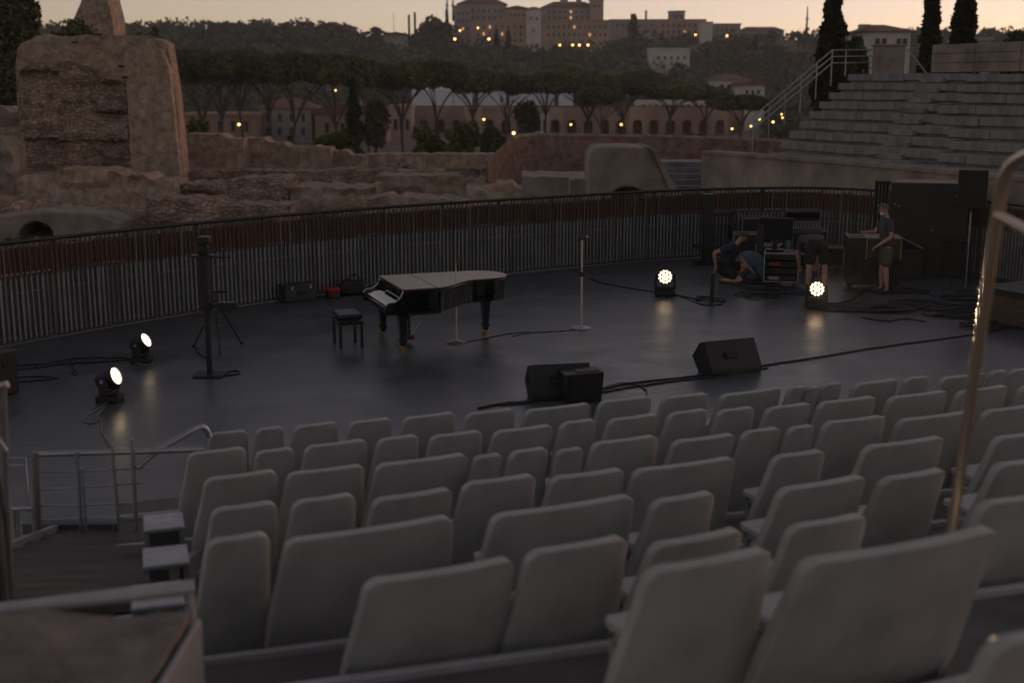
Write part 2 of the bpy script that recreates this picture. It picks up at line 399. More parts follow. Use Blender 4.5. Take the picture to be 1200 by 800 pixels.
def rusty_tops(m):                              # the upper third of the rods has rusted brown
    n = m.node_tree.nodes; L = m.node_tree.links; p = n['Principled BSDF']; old = p.inputs['Base Color'].links[0].from_socket
    tc = n.new('ShaderNodeTexCoord'); sx = n.new('ShaderNodeSeparateXYZ'); L.new(tc.outputs['Object'], sx.inputs[0])
    r = n.new('ShaderNodeMapRange'); r.inputs[1].default_value = 1.04; r.inputs[2].default_value = 1.10; L.new(sx.outputs[2], r.inputs[0])
    x = n.new('ShaderNodeMix'); x.data_type = 'RGBA'; x.inputs[7].default_value = (.085, .055, .043, 1); L.new(r.outputs[0], x.inputs[0]); L.new(old, x.inputs[6]); L.new(x.outputs[2], p.inputs['Base Color'])
for k_ in ('slat', 'slat3'): rusty_tops(MT[k_])
def make_fence():
    o = fence_line[60]
    root = empty('rod_fence', (o.x, o.y, 0), 0, 'long curved fence of upright metal rods around the back of the stage', 'fence')
    def put(name, me, p, t, mt=None, z=0, off=0.0, tilt=0.0):
        ob = bpy.data.objects.new(name, me); COL.objects.link(ob); ob.parent = root
        nrm = Vector((t.y, -t.x, 0))
        q = p + nrm*off
        ob.location = (q.x - o.x, q.y - o.y, z); ob.rotation_euler = (0, tilt, math.atan2(t.y, t.x))
        return ob
    sl_m = []
    for k, mt in enumerate(('slat', 'slat', 'slat2', 'slat', 'slat3')):
        a = MB(); h = 1.52 + .012*k
        a.box((0, 0, h/2 + .07), (.022, .03, h)); me = a.mesh('slat', 0); me.materials.append(MT[mt]); sl_m.append(me)
    total = sum((b-a).length for a, b in zip(fence_line, fence_line[1:]))
    pts = along(fence_line, .0945, 6.2)
    r = random.Random(3)
    for k, (p, t) in enumerate(pts[:300]):
        put('slat', sl_m[r.choice((0, 0, 1, 2, 3, 3, 4))], p, t, off=.05 + r.uniform(-.006, .006), tilt=r.gauss(0, .008))
    # the rods outside the first 300, as one part
    rest = MB()
    extra = along(fence_line, .0945, 0.0)[:65] + pts[300:]
    extra += along(fence_line, .0945, .047)
    for p, t in extra:
        q = p + Vector((t.y, -t.x, 0))*.05
        rest.box((q.x-o.x, q.y-o.y, .82), (.020, .026, 1.50), math.atan2(t.y, t.x))
    tag(rest.build('slat_run', MT['slat'], root, smooth=0), kind='stuff')
    # backing sheets, rails and posts, bay by bay
    step = .71
    bays = along(fence_line, step, 0.0)
    lo = MB(); lo.box((0, 0, .555), (step-.004, .02, 1.09)); lom = lo.mesh('backing_sheet', 0); lom.materials.append(MT['panel'])
    up = MB(); up.box((0, 0, 1.31), (step-.006, .016, .40)); upm = up.mesh('rust_sheet', 0); upm.materials.append(MT['rust'])
    po = MB(); po.box((0, 0, .80), (.055, .06, 1.6)).box((0, .25, .02), (.05, .5, .04)).tube([(0, .48, .03), (0, .03, .9)], .016, 6)
    pom = po.mesh('fence_post', 0); pom.materials.append(MT['black'])
    rl = MB()
    for z in (.12, .82):
        rl.tube([(p.x - o.x + t.y*.012, p.y - o.y - t.x*.012, z) for p, t in along(fence_line, .5)], .02, 6)
    rl.build('rail', MT['slat2'], root)
    tr = MB(); tr.tube([(p.x - o.x + t.y*.05, p.y - o.y - t.x*.05, 1.635) for p, t in along(fence_line, .5)], .034, 8); tr.build('top_rail', MT['black'], root)
    for i, (p, t) in enumerate(bays[:-1]):
        q = bays[i+1][0]; mid = (p+q)/2; tt = (q-p).normalized()
        put('backing_sheet', lom, mid, tt, off=-.03)
        put('rust_sheet', upm, mid, tt, off=-.05, z=r.uniform(-.015, .02))
        if i % 2 == 0: put('fence_post', pom, p, t, off=-.10)
make_fence()

# ---------------- the seating stand
TH = radians(17)
UX, VX = Vector((cos(TH), sin(TH), 0)), Vector((-sin(TH), cos(TH), 0))
def uv(u, v, z=0): return UX*u + VX*v + Vector((0, 0, z))
ROWV = [11.5, 10.33, 9.2, 8.03, 6.9, 5.74, 4.6, 3.3]
ROWZ = [.90, 1.05, 1.18, 1.34, 1.53, 1.72, 2.06, 2.22]
BH = .87
def u_at(px, v, z):
    k = px - 600; h = CZ - z; c, s = cos(TH), sin(TH)
    return (k*(v*c*cos(PIT) + h*sin(PIT)) + FPX*v*s)/(FPX*c - k*s*cos(PIT))
def make_stand():
    base = uv(-.2, 12.2)
    root = empty('seating_stand', (base.x, base.y, 0), TH, 'stepped grandstand of pale edged boards carrying the rows of grey seats', 'grandstand')
    def loc(u, v, z): return (u + .2, v - 12.2, z)
    for r in range(8):
        z = ROWZ[r] - BH; v0 = ROWV[r] - .17; v1 = ROWV[r] + (.98 if r else .8)
        a = MB(); c = loc(5.6, (v0+v1)/2, (z-.5)/2 - .01)
        a.box(c, (11.8, v1-v0, z + .5))
        t = a.build('tier', MT['tier'], root, bevel=.012)
        b = MB(); c = loc(5.6, v0 + .03, z + .012); 
        if r < 7:
            v1n = ROWV[r+1] + .98 + .02; zn = ROWZ[r+1] - BH
            b.box(loc(5.6, v1n, zn + .0), (11.82, .05, .07)); b.build('edge_strip', MT['nose'], root, bevel=.012)
    for r in (2, 3, 4):                    # open box frames closing the stair end of the rows
        z = ROWZ[r] - BH; v = ROWV[r] + .12; u = u_at(SEATS[r][0][0], ROWV[r], ROWZ[r]) - .22
        m = MB(); m.box(loc(u, v + .16, z + .44), (.30, .36, .035)); m.build('end_board', MT['galv'], root, bevel=.008)
        for du, dv in ((-.13, 0), (.13, 0), (-.13, .32), (.13, .32)):
            m = MB(); m.box(loc(u + du, v + dv, z + .21), (.035, .035, .42)); m.build('end_post', MT['galv'], root)
        m = MB(); m.box(loc(u, v + .32, z + .2), (.24, .02, .34)); m.build('end_panel', MT['panel'], root)
    return root


def seat_mesh_back(Wd, H=.83, z0=.04, th=.08):
    """backrest: slopes in on one side more than the other, round corners and rim, wraps slightly forward"""
    m = MB(); hb = Wd/2; R = min(.075, Wd*.2); sl, sr = min(.095, Wd*.17), min(.02, Wd*.05)
    zs = [0, .06, .2, .36, .52, .66, .78] + [1 - R/H + R/H*sin(a) for a in np.linspace(0, pi/2, 8)]
    nx = 11; rows = [q*H for q in zs]; vs = []; fs = []
    def ends(z, e):
        t = smooth(.15, 1.05, z/H); l, r = -hb + sl*t, hb - sr*t; k = 0.0
        if z > H - R: q = (z-(H-R))/R; k = R*(1 - sqrt(max(0, 1-q*q)))
        if z < .04: k = .02*(1 - z/.04)
        return l + k + e, r - k - e
    def pos(x, z, side): return (x, -(z - .15)*.27 + .045*(abs(x)/hb)**2 + side*th/2, z0 + z)
    E = .009
    for side in (-1, 1):
        for z in rows:
            l, r = ends(z, E)
            for i in range(nx): vs.append(pos(l + (r-l)*i/(nx-1), min(z, H-E), side))
    n1 = len(rows)*nx
    for s_ in range(2):
        for j in range(len(rows)-1):
            for i in range(nx-1):
                a = s_*n1 + j*nx + i; q = (a, a+1, a+1+nx, a+nx); fs.append(q if s_ == 0 else q[::-1])
    loop = [(0, i) for i in range(nx)] + [(j, nx-1) for j in range(1, len(rows))] + [(len(rows)-1, i) for i in range(nx-2, -1, -1)] + [(j, 0) for j in range(len(rows)-2, 0, -1)]
    n = len(loop)
    for off in (-.84, .84):
        for j, i in loop:
            z = rows[j]; l, r = ends(z, 0.0); vs.append(pos(l + (r-l)*i/(nx-1), z - (.008 if j == 0 else 0), off))
    k0 = 2*n1; k1 = k0 + n
    for k in range(n):
        k2 = (k+1) % n; f1, f2 = loop[k][0]*nx + loop[k][1], loop[k2][0]*nx + loop[k2][1]
        fs += [(f1, k0+k, k0+k2, f2), (k0+k, k1+k, k1+k2, k0+k2), (f1+n1, f2+n1, k1+k2, k1+k)]
    m.add(vs, fs); return m
def seat_mesh_pan(Wd):
    m = MB(); w = max(.06, Wd/2 - .12); R = .04
    pts = [(-w, 0), (w, 0)] + [(w-R+R*cos(a), .38-R+R*sin(a)) for a in np.linspace(0, pi/2, 5)] + [(-w+R-R*sin(a), .38-R+R*cos(a)) for a in np.linspace(0, pi/2, 5)]
    m.prism(pts, .40, .435, 'xy'); return m
def seat_mesh_frame(Wd):
    m = MB(); w = max(.05, Wd/2 - .14)
    for s in (-1, 1):
        m.box((s*w, .03, .21), (.03, .04, .42)).box((s*w, .30, .2), (.03, .04, .40)).box((s*w, .17, .375), (.03, .28, .03)).box((s*w, .16, .018), (.03, .30, .03))
    m.box((0, .2, .37), (2*w, .03, .03)); return m
SEATC = {}
def seat_meshes(Wd):
    k = round(Wd/.03)
    if k not in SEATC:
        w = k*.03
        b = seat_mesh_back(w).mesh('backrest', 32); b.materials.append(MT['seat'])
        p = seat_mesh_pan(w).mesh('seat_pan', 40); p.materials.append(MT['seat'])
        f = seat_mesh_frame(w).mesh('seat_frame', 0); f.materials.append(MT['seatf'])
        SEATC[k] = (b, p, f)
    return SEATC[k]
SEATS = [
 [(236,290),(292,330),(334,394),(398,458),(460,532),(534,590),(612,688),(692,758),(768,827),(830,912),(915,934),(938,951),(953,983),(985,1046),(1050,1083),(1087,1147),(1150,1170),(1173,1197),(1202,1262),(1266,1330)],
 [(208,276),(300,343),(344,426),(430,488),(490,562),(565,643),(645,696),(697,767),(770,826),(828,880),(882,939),(952,1021),(1028,1100),(1112,1177),(1182,1250),(1256,1320)],
 [(225,321),(325,413),(437,541),(548,583),(585,640),(642,680),(681,769),(770,855),(858,911),(913,949),(952,1026),(1045,1122),(1146,1214),(1220,1290)],
 [(232,323),(326,415),(417,523),(527,618),(635,715),(735,857),(885,960),(996,1101),(1143,1232),(1240,1330)],
 [(228,312),(317,526),(556,731),(745,830),(887,1003),(1010,1100),(1138,1262),(1270,1380)],
 [(404,592),(598,731),(734,862),(900,1010),(1123,1262),(1270,1400)],
 [(725,900),(903,1152)],
 [(1112,1290)],
]
make_stand()
ORD = ['front', 'second', 'third', 'fourth', 'fifth', 'sixth', 'seventh', 'eighth']
def make_seats():
    r = random.Random(11)
    for i, row in enumerate(SEATS):
        row = [list(q) for q in row]
        for a, b in zip(row, row[1:]):
            if b[0] - a[1] < 26: mid = (a[1] + b[0])/2; a[1] = mid - .6; b[0] = mid + .6
        v, z = ROWV[i], ROWZ[i]
        for k, (a, b) in enumerate(row):
            u0, u1 = u_at(a, v, z - .2), u_at(b, v, z - .2)
            Wd = max(.22, (u1-u0)*1.06); uc = (u0+u1)/2
            Wn = round(Wd/.03)*.03
            p = uv(uc, v + r.uniform(-.02, .02) + .10, z - BH)
            size = 'narrow ' if Wn < .4 else ('wide ' if Wn > .72 else '')
            where = 'front row beside the stage' if i == 0 else f'{ORD[i]} row back from the stage'
            NTH = ['first', 'second', 'third', 'fourth', 'fifth', 'sixth', 'seventh', 'eighth', 'ninth', 'tenth', 'eleventh', 'twelfth', 'thirteenth', 'fourteenth', 'fifteenth', 'sixteenth', 'seventeenth', 'eighteenth', 'nineteenth', 'twentieth']
            lab = f'{size}grey plastic seat, {NTH[k]} from the stairs in the {where}'
            s = empty('seat', p, TH + radians(6.5) + r.gauss(0, .018), lab, 'seat', 'grey seats of the grandstand')
            mb, mp, mf = seat_meshes(Wd)
            for nm, me in (('backrest', mb), ('seat_pan', mp), ('seat_frame', mf)):
                o = link(nm, me, None, s)
                if nm != 'backrest': o.location = (.05, 0, 0)
                if nm == 'backrest': o.rotation_euler = (r.gauss(0, .02), 0, 0); o.location = (0, 0, r.gauss(0, .008))
make_seats()
# ================================================================== RUINS, GRANDSTAND
def ruin_mesh(top, base_y, D, thick, rough, cell=.3, D2=None, seed=0, bottom=1.7, steps=False):
    """top: outline in photograph pixels on the plane at distance D (to D2 at its right end)"""
    D2 = D2 or D; x0, x1 = top[0][0], top[-1][0]
    def Dx(px): return D + (D2-D)*(px-x0)/(x1-x0)
    L0, L1 = at(x0, base_y, D), at(x1, base_y, D2)
    length = (Vector((L1.x, L1.y)) - Vector((L0.x, L0.y))).length
    nx = max(4, int(length/cell)); zb = min(L0.z, L1.z) - bottom
    zt_max = max(at(px, py, Dx(px)).z for px, py in top); nz = max(3, int((zt_max-zb)/cell))
    nrm = Vector((L1.y-L0.y, -(L1.x-L0.x), 0)).normalized()
    m = MB(); vs = []; fs = []
    for i in range(nx+1):
        px = x0 + (x1-x0)*i/nx; zt = at(px, lerp_tab(top, px), Dx(px)).z
        if steps: zt = math.floor(zt/.22 + .5)*.22
        zt += (noise.noise((px*.13, seed, 3))*.6 + noise.noise((px*.45, seed, 8))*.5)*max(min(rough, .2), .12)
        for j in range(nz+1):
            z = zb + (zt-zb)*j/nz
            p = L0.lerp(L1, i/nx); p.z = z
            q = noise.fractal(Vector((p.x*.8 + seed, p.y*.8, p.z*.9)), .8, 2.2, 6)
            led = math.floor((z + .25*noise.noise((p.x*.5, seed, 4)))/.42)
            q = q*.55 + .75*noise.cell(Vector((p.x*.55 + seed, led*1.3, 2))) - .25
            p += nrm*(q*rough + (z-zb)*-.02)
            if 0 < i < nx: p.x += noise.noise(p*1.7)*rough*.3
            vs.append(p)
    n = nz+1; k = len(vs)
    for i in range(nx+1):
        for j in (0, nz):
            p = Vector(vs[i*n+j]) - nrm*thick
            vs.append(p)
    for i in range(nx):
        for j in range(nz):
            a = i*n+j; fs.append((a, a+n, a+n+1, a+1))
        fs.append((i*n+nz, (i+1)*n+nz, k+2*(i+1)+1, k+2*i+1))
        fs.append((k+2*i, k+2*i+1, k+2*i+3, k+2*i+2))
    for i, s in ((0, 1), (nx, -1)):
        fs.append(tuple([i*n+j for j in range(nz+1)] + [k+2*i+1, k+2*i])[::s])
    return m.add(vs, fs)
def ruin(name, label, top, base_y, D, thick, mt, rough=.18, D2=None, seed=0, cell=.24, cat='ruin'):
    if name != 'tower_ruin': top = [(top[0][0], top[1][1])] + list(top[1:-1]) + [(top[-1][0], top[-2][1])]
    m = ruin_mesh(top, base_y, D, thick, rough*.7, cell, D2, seed, steps=name != 'tower_ruin')
    c = at((top[0][0]+top[-1][0])/2, base_y, D); m.v = [(v[0]-c.x, v[1]-c.y, v[2]) for v in m.v]
    o = m.build(name, MT[mt], smooth=18); o.location = (c.x, c.y, 0)
    if label: tag(o, label, cat)
    return o, c
def ruin_part(root, c, name, top, base_y, D, thick, mt, rough, seed, cell=.25):
    m = ruin_mesh(top, base_y, D, thick, rough, cell, None, seed)
    m.v = [(v[0]-c.x, v[1]-c.y, v[2]) for v in m.v]
    return m.build(name, MT[mt], root, smooth=18)

# the tall brick wall: pier, plain face, rubble face
c0 = at(125, 215, 56)
bw = empty('brick_ruin', (c0.x, c0.y, 0), 0, 'tall broken brick wall with exposed rubble core and rounded top', 'ruin')
ruin_part(bw, c0, 'wall_core', [(27,80),(29,60),(36,50),(46,47),(52,42),(66,41),(84,43),(110,41),(128,43),(150,41),(172,42),(190,44),(201,47),(205,53),(208,74),(211,130),(215,212)], 216, 56, 1.1, 'brick', .09, 4, .2)
ruin_part(bw, c0, 'rubble_face', [(31,84),(45,74),(80,71),(108,79),(117,92),(148,95),(152,98)], 210, 55.35, .6, 'rubble', .32, 9, .14)
ruin_part(bw, c0, 'brick_pier', [(154,60),(160,55),(190,56),(200,62),(204,80),(208,140),(211,205)], 214, 55.45, .5, 'brick', .04, 12)
for k, (px, py) in enumerate([(142,78),(88,50),(146,91)]):
    p = at(px, py, 55.35); b = MB(); b.box((p.x-c0.x, p.y-c0.y, p.z), (.11, .5, .10)); b.build('putlog_shade', MT['black'], bw)  # solid black blocks paint the shade of putlog holes
RU = [
 ('stone_ledge', 'pale flat stone ledge left of the tall brick wall', [(-60,128),(0,128),(30,129),(44,132)], 165, 58, 3.5, 'concrete', .12),
 ('ruined_wall', 'shadowed brick wall stub under the pale stone ledge', [(-60,150),(0,150),(40,153),(48,160)], 210, 56.6, 1.2, 'brick2', .25),
 ('stone_stump', 'craggy upright stone stump left of the brick wall', [(-40,150),(-10,158),(6,160),(10,175),(15,200)], 215, 51, 1.6, 'concrete', .3),
 ('brick_footing', 'long low ochre brick footing below the tall broken wall', [(-60,205),(0,212),(40,204),(90,201),(150,203),(190,212),(205,226)], 246, 51, 2.2, 'brick', .3),
 ('ruined_wall', 'orange brown brick wall adjoining the tall wall on its right', [(213,158),(230,160),(260,160),(284,161),(287,170)], 210, 60, 1.6, 'brick', .12),
 ('ruined_wall', 'grey brown wall with rounded top stepping down from the pines', [(286,168),(296,164),(325,165),(340,170),(384,175),(388,182)], 212, 61, 1.6, 'brick2', .15),
 ('ruined_wall', 'short brick wall length below the bright green bush', [(389,180),(400,179),(430,180),(431,184)], 212, 62, 1.4, 'brick2', .12),
 ('low_wall', 'long straight low wall with pale flat coping behind the ruins', [(431,184),(500,183),(560,182),(598,184)], 210, 63, 1.4, 'brick', .08),
 ('rubble_mound', 'weathered masonry mass with two worn niches behind the fence', [(196,226),(215,216),(260,214),(300,210),(330,213),(339,226)], 262, 52, 2.6, 'rubble', .4),
 ('rubble_mound', 'flat topped masonry block with overhanging pale crust', [(341,226),(352,221),(400,219),(434,222),(441,232)], 262, 50, 3.0, 'brick2', .4),
 ('ruined_wall', 'low brown masonry run above the fence behind the piano', [(440,214),(458,208),(500,206),(540,208),(556,214),(570,216)], 252, 54, 2.2, 'brick2', .25),
 ('ruined_wall', 'small reddish masonry block above the fence', [(546,226),(562,218),(600,217),(618,222),(622,232)], 256, 50, 2.0, 'brick', .25),
 ('ruined_wall', 'low terrace of crumbled brick in front of the wall', [(215,205),(260,200),(330,202),(380,200),(450,202),(520,200)], 222, 57, 2.0, 'rubble', .35),
 ('rubble_bank', 'low rubble bank with loose stones behind the fence by the mast', [(-60,246),(0,243),(70,250),(110,247),(150,256),(200,252)], 290, 45, 3.0, 'rubble', .5),
 ('ruined_wall', 'crumbled wall footing half hidden by the fence below the terrace', [(170,240),(230,236),(290,240),(340,236)], 275, 45, 2.0, 'rubble', .4),
 ('ruined_wall', 'shallow brown footing directly behind the fence over the piano', [(430,238),(500,234),(560,238),(620,234)], 262, 43, 2.0, 'brick2', .3),
 ('masonry_slab', 'low dark concrete slab with a pale edge left of the slanted block', [(612,206),(640,204),(692,204)], 246, 44, 3.0, 'concrete', .06),
 ('masonry_fragment', 'squat broken concrete fragment below the slanted block', [(668,222),(680,214),(696,213),(704,222)], 246, 40, 1.0, 'concrete', .1),
]
for k, (nm, lb, top, by, D, th, mt, ro) in enumerate(RU):
    ruin(nm, lb, top, by, D, th, mt, ro, seed=k*3.7)
# loose masonry lying between the fence and the walls
def loose_stones():
    g = random.Random(8); m = MB()
    for _ in range(420):
        D = g.uniform(36, 60); px = g.uniform(-60, 680); X = (px-600)/FPX*D
        if X > 5: continue
        z = ground(X, D); s_ = g.choice((.08, .1, .14, .2, .32))*g.uniform(.7, 1.4)
        m.box((X, D, z + s_*.1), (s_*g.uniform(.8, 1.6), s_, s_*g.uniform(.5, 1)), g.uniform(0, 3), g.uniform(-.4, .4), g.uniform(-.4, .4))
    tag(m.build('loose_stones', MT['rubble'], smooth=0), 'scattered loose brick and stone behind the fence', 'rubble', kind='stuff')
loose_stones()
def grass_tufts():
    g = random.Random(9); bl = []
    for _ in range(260):
        D = g.uniform(40, 66); px = g.uniform(-60, 640); X = (px-600)/FPX*D; z = ground(X, D); s_ = g.uniform(.1, .4)
        bl.append(((X, D, z + s_*.3), (s_*1.6, s_*1.6, s_*.6), 26))
    me = cloud(bl, .10, 3, .5, .4); me.materials.append(MT['oak']); tag(link('dry_weeds', me, None), 'low dry weeds among the ruins', 'weeds', kind='stuff')
# long curved dark red wall
def curved_wall():
    pts = [(572, 188, 52), (584, 176, 55), (600, 164, 58), (625, 160, 60), (700, 160.5, 62), (800, 162, 63), (900, 166, 63), (1010, 170, 62)]
    tops = spline([at(x, y, D) for x, y, D in pts], 10); c = at(760, 200, 61)
    m = MB(); vs = []; fs = []; nz = 8
    for i, p in enumerate(tops):
        for j in range(nz+1):
            z = -1.2 + (p.z + 1.2)*j/nz
            d = noise.fractal(Vector((p.x*.7, z*.9, 2)), 1, 2, 3)*.07
            vs.append((p.x-c.x, p.y-c.y-d, z))
        vs.append((p.x-c.x, p.y-c.y+.9, p.z)); vs.append((p.x-c.x, p.y-c.y+.9, -1.2))
    n = nz+3
    for i in range(len(tops)-1):
        for j in range(nz+2): fs.append((i*n+j, (i+1)*n+j, (i+1)*n+j+1, i*n+j+1))
    m.add(vs, fs)
    root = empty('curved_wall', (c.x, c.y, 0), 0, 'long curving dark red brick wall with a pale coping', 'wall')
    m.build('wall_face', MT['brick3'], root, smooth=40)
    q = MB(); q.tube([(p.x-c.x, p.y-c.y+.35, p.z+.03) for p in tops[20:]], [.12]*len(tops[20:]), 6); q.build('coping', MT['concrete'], root)
curved_wall()
# slanted concrete block with a small dark arch
def slanted_block():
    D = 38; c = at(740, 235, D); root = empty('slanted_block', (c.x, c.y, 0), 0, 'concrete block with one sloping side and a small dark arch', 'ruin')
    def L(x, y): p = at(x, y, D); return (p.x-c.x, p.z)
    arch = [L(756, 240)] + [L(736 + 20*cos(a), 232 - 13*sin(a)) for a in np.linspace(0, pi, 9)] + [L(716, 240)]
    poly = [L(690, 240), L(691, 182), L(697, 174), L(704, 172), L(757, 173), L(764, 177), L(784, 222), L(786, 240)] + arch
    m = MB(); m.prism(poly, 0, 2.6, 'xz')
    m.build('block_face', MT['concrete'], root, bevel=.05)
    b = MB(); b.prism([L(712, 241), L(712, 214), L(760, 214), L(760, 241)], 1.6, 1.8, 'xz'); b.build('arch_back', MT['brick3'], root)
    s = MB(); s.prism([L(757, 172), L(764, 173), L(797, 226), L(797, 240), L(785, 240), L(784, 222), L(764, 178)], -.25, 2.7, 'xz'); s.build('sloping_kerb', MT['concrete'], root, bevel=.04)
slanted_block()
def vaulted_passage():
    D = 43.5; c = at(68, 292, D); root = empty('vaulted_passage', (c.x, c.y, 0), 0, 'low grey masonry vault with a dark arched opening behind the fence', 'ruin')
    def L(x, y): p = at(x, y, D); return (p.x-c.x, p.z)
    arch = [L(62, 300)] + [L(42 + 20*cos(a), 276 - 16*sin(a)) for a in np.linspace(0, pi, 9)] + [L(22, 300)]
    m = MB(); m.prism([L(-40, 300), L(-40, 258), L(0, 254), L(30, 250), L(80, 249), L(112, 252), L(138, 262), L(140, 300)] + arch, 0, 2.2, 'xz'); m.build('vault_front', MT['concrete'], root, bevel=.06)
    b = MB(); b.prism([L(10, 302), L(10, 254), L(75, 254), L(75, 302)], 2.0, 2.3, 'xz'); b.build('vault_back', MT['brick3'], root)
vaulted_passage()
def stone_stair():
    c = at(822, 232, 40); root = empty('stone_stairs', (c.x, c.y, 0), 0, 'worn stone stair flight between slanted block and grandstand wall', 'stairs')
    for i in range(7):
        p = at(790, 232, 40); q = at(850, 232, 40)
        m = MB(); z = c.z + .17*i
        m.box(((p.x+q.x)/2 - c.x, .4*i, z - .3), (q.x-p.x, .42, .6)); m.build('step', MT['tierstone'], root, bevel=.02)
    m = MB(); m.box((0, 3.7, c.z + .62), (3.6, 1.6, .7)); m.build('landing', MT['concrete'], root, bevel=.03)
stone_stair()

# ---------------- stone grandstand on the right
def stone_grandstand():
    dr = Vector((.47, -.883, 0)); nr = Vector((.883, .47, 0))
    p0 = Vector((8.9, 32.3, 0)); NT = 9
    root = empty('stone_grandstand', (p0.x, p0.y, 0), 0, 'grey stepped stone grandstand rising beside the cypresses', 'grandstand')
    ang = math.atan2(dr.y, dr.x); r = random.Random(5)
    zs = [2.16 + .28*n for n in range(NT)]
    def left_end(n, tr=.62):
        p = p0 + nr*(tr*n + .45); k = (900 + 10.6*n - 600)/FPX
        s = (p.x - k*p.y)/(dr.x - k*dr.y); return p, -s
    bm_ = {}
    def blockmesh(L_):
        k = round(L_/.1)
        if k not in bm_:
            m = MB(); m.box((k*.05, 0, 0), (k*.1-.012, .62, .20)); me = m.mesh('stone_block', 0); me.materials.append(MT['tierstone']); bm_[k] = me
        return bm_[k], k*.1
    for n in range(NT):
        p, s = left_end(n); tot = 13.5 - n*.35; e = 0.0
        core = MB(); mid = p + dr*(s + tot/2) + nr*.46 - p0
        core.box((mid.x, mid.y, zs[n]/2 - .35), (tot - .06, .70, zs[n] + .5), ang)
        core.build('tier_core', MT['tierstone'], root)
        while e < tot:
            me, L_ = blockmesh(r.choice((.9, 1.1, 1.3, 1.5, 1.2)))
            o = bpy.data.objects.new('stone_block', me); COL.objects.link(o); o.parent = root
            drop = .0 if e < 5.2 - n*.1 else -.05
            q = p + dr*(s + e) - p0 + nr*(.31 + r.uniform(-.02, .02))
            o.location = (q.x, q.y, zs[n] + drop - .10 + r.uniform(-.012, .012)); o.rotation_euler = (r.gauss(0, .006), r.gauss(0, .004), ang + r.gauss(0, .006))
            if n in (0, 2, 3, 5, 6) : pass
            e += L_
        # small half steps of the stair that climbs across the tiers
        st = MB(); q = p + dr*(s + 4.6 - .12*n) - p0
        st.box((q.x, q.y, zs[n] - .20), (.9, .3, .14), ang); st.build('stair_tread', MT['tierstone'], root, bevel=.015)
    # podium wall below
    pts = [(5.77, 38.0), (8.9, 32.3), (11.1, 26.8), (13.4, 20.5)]
    m = MB()
    for i, (a, b) in enumerate(zip(pts, pts[1:])):
        a = Vector((*a, 0)); b = Vector((*b, 0)); d = (b-a); mid = (a+b)/2 + Vector((.88, .47, 0))*.25 - p0
        m = MB(); m.box((mid.x, mid.y, .8 + i*.003), (d.length, .5 + i*.004, 2.46), math.atan2(d.y, d.x)); m.build('podium_wall', MT['concrete'], root)
        m = MB(); m.box((mid.x, mid.y, 2.075 + i*.003), (d.length, .62, .09), math.atan2(d.y, d.x)); m.build('podium_coping', MT['concrete'], root)
    # platform, pillar and back wall on top
    pl, s0 = left_end(8); zt = zs[8]
    q = pl + dr*(s0 + 7.0) + nr*1.8 - p0
    m = MB(); m.box((q.x, q.y, zt/2 - .18), (14, 2.4, zt + .3), ang); m.build('top_platform', MT['tierstone'], root)
    a = at(1025, 90, 40.5); b = at(1055, 90, 40.5)
    m = MB(); m.box(((a.x+b.x)/2-p0.x, 40.5-p0.y, zt+.42), (b.x-a.x, .8, .9)); m.box(((a.x+b.x)/2-p0.x, 40.5-p0.y, zt+.90), (b.x-a.x+.1, .9, .06)); m.build('pillar', MT['concrete'], root, bevel=.02)
    pz = zt + .02
    for k in range(7):
        a = at(1096 + 3, 84, 38.0) + dr*(k*1.62) ; a = a - p0
        for j in range(3):
            m = MB(); m.box((a.x + dr.x*.8, a.y + dr.y*.8, pz + .14 + j*.27 + (k % 2)*.004), (1.6, .6 - j*.004, .264), ang); m.build('wall_block', MT['concrete'], root, bevel=.02)
    # steel railing down the end of the tiers and along the top
    rl = MB(); a = at(882, 168, 38.8); b = at(974, 90, 40.3); e1 = at(1062, 88, 41.5); e2 = at(1090, 92, 41)
    for h in (.42, .62, .82):
        rl2 = MB(); pp = [a + Vector((0, 0, h)), b + Vector((0, 0, h)), e1 + Vector((0, 0, h))]
        if h == .82: pp.append(e2)
        rl2.tube([q - p0 for q in pp], .022, 6); rl2.build('rail_tube', MT['galv'], root)
    for t in (0, .2, .4, .6, .8, 1):
        q = a.lerp(b, t) - p0; m = MB(); m.tube([q - Vector((0,0,.3)), q + Vector((0, 0, .82))], .02, 6); m.build('rail_post', MT['galv'], root)
    for t in (.18, .5, .8, 1.0):
        q = b.lerp(e1, t) - p0; m = MB(); m.tube([q, q + Vector((0, 0, .82))], .02, 6); m.build('rail_post', MT['galv'], root)
stone_grandstand()

# ================================================================== TREES
def cloud(blobs, size, seed=0, shell=.5, aspect=.5):
    """small leaf faces spread through ellipsoids: (centre, radii, count)"""
    g = np.random.default_rng(seed); C_ = []; 
    for c, rr, n in blobs:
        d = g.normal(size=(n, 3)); d /= np.linalg.norm(d, axis=1)[:, None]
        q = g.random(n)**(1/3); q = np.where(g.random(n) < shell, .75 + .3*g.random(n), q)
        C_.append(np.array(c) + d*np.array(rr)*q[:, None])
    C_ = np.vstack(C_); n = len(C_)
    a = g.normal(size=(n, 3)); a /= np.linalg.norm(a, axis=1)[:, None]
    b = np.cross(a, g.normal(size=(n, 3))); b /= np.linalg.norm(b, axis=1)[:, None]
    s = size*(.6 + .8*g.random(n))[:, None]
    V = np.stack([C_ - a*s, C_ + b*s*aspect, C_ + a*s, C_ - b*s*aspect], 1).reshape(-1, 3)
    me = bpy.data.meshes.new('leaves')
    me.vertices.add(4*n); me.vertices.foreach_set('co', V.astype(np.float32).ravel())
    me.loops.add(4*n); me.loops.foreach_set('vertex_index', np.arange(4*n, dtype=np.int32))
    me.polygons.add(n); me.polygons.foreach_set('loop_start', np.arange(0, 4*n, 4, dtype=np.int32))
    me.update(calc_edges=True); me.validate()
    return me
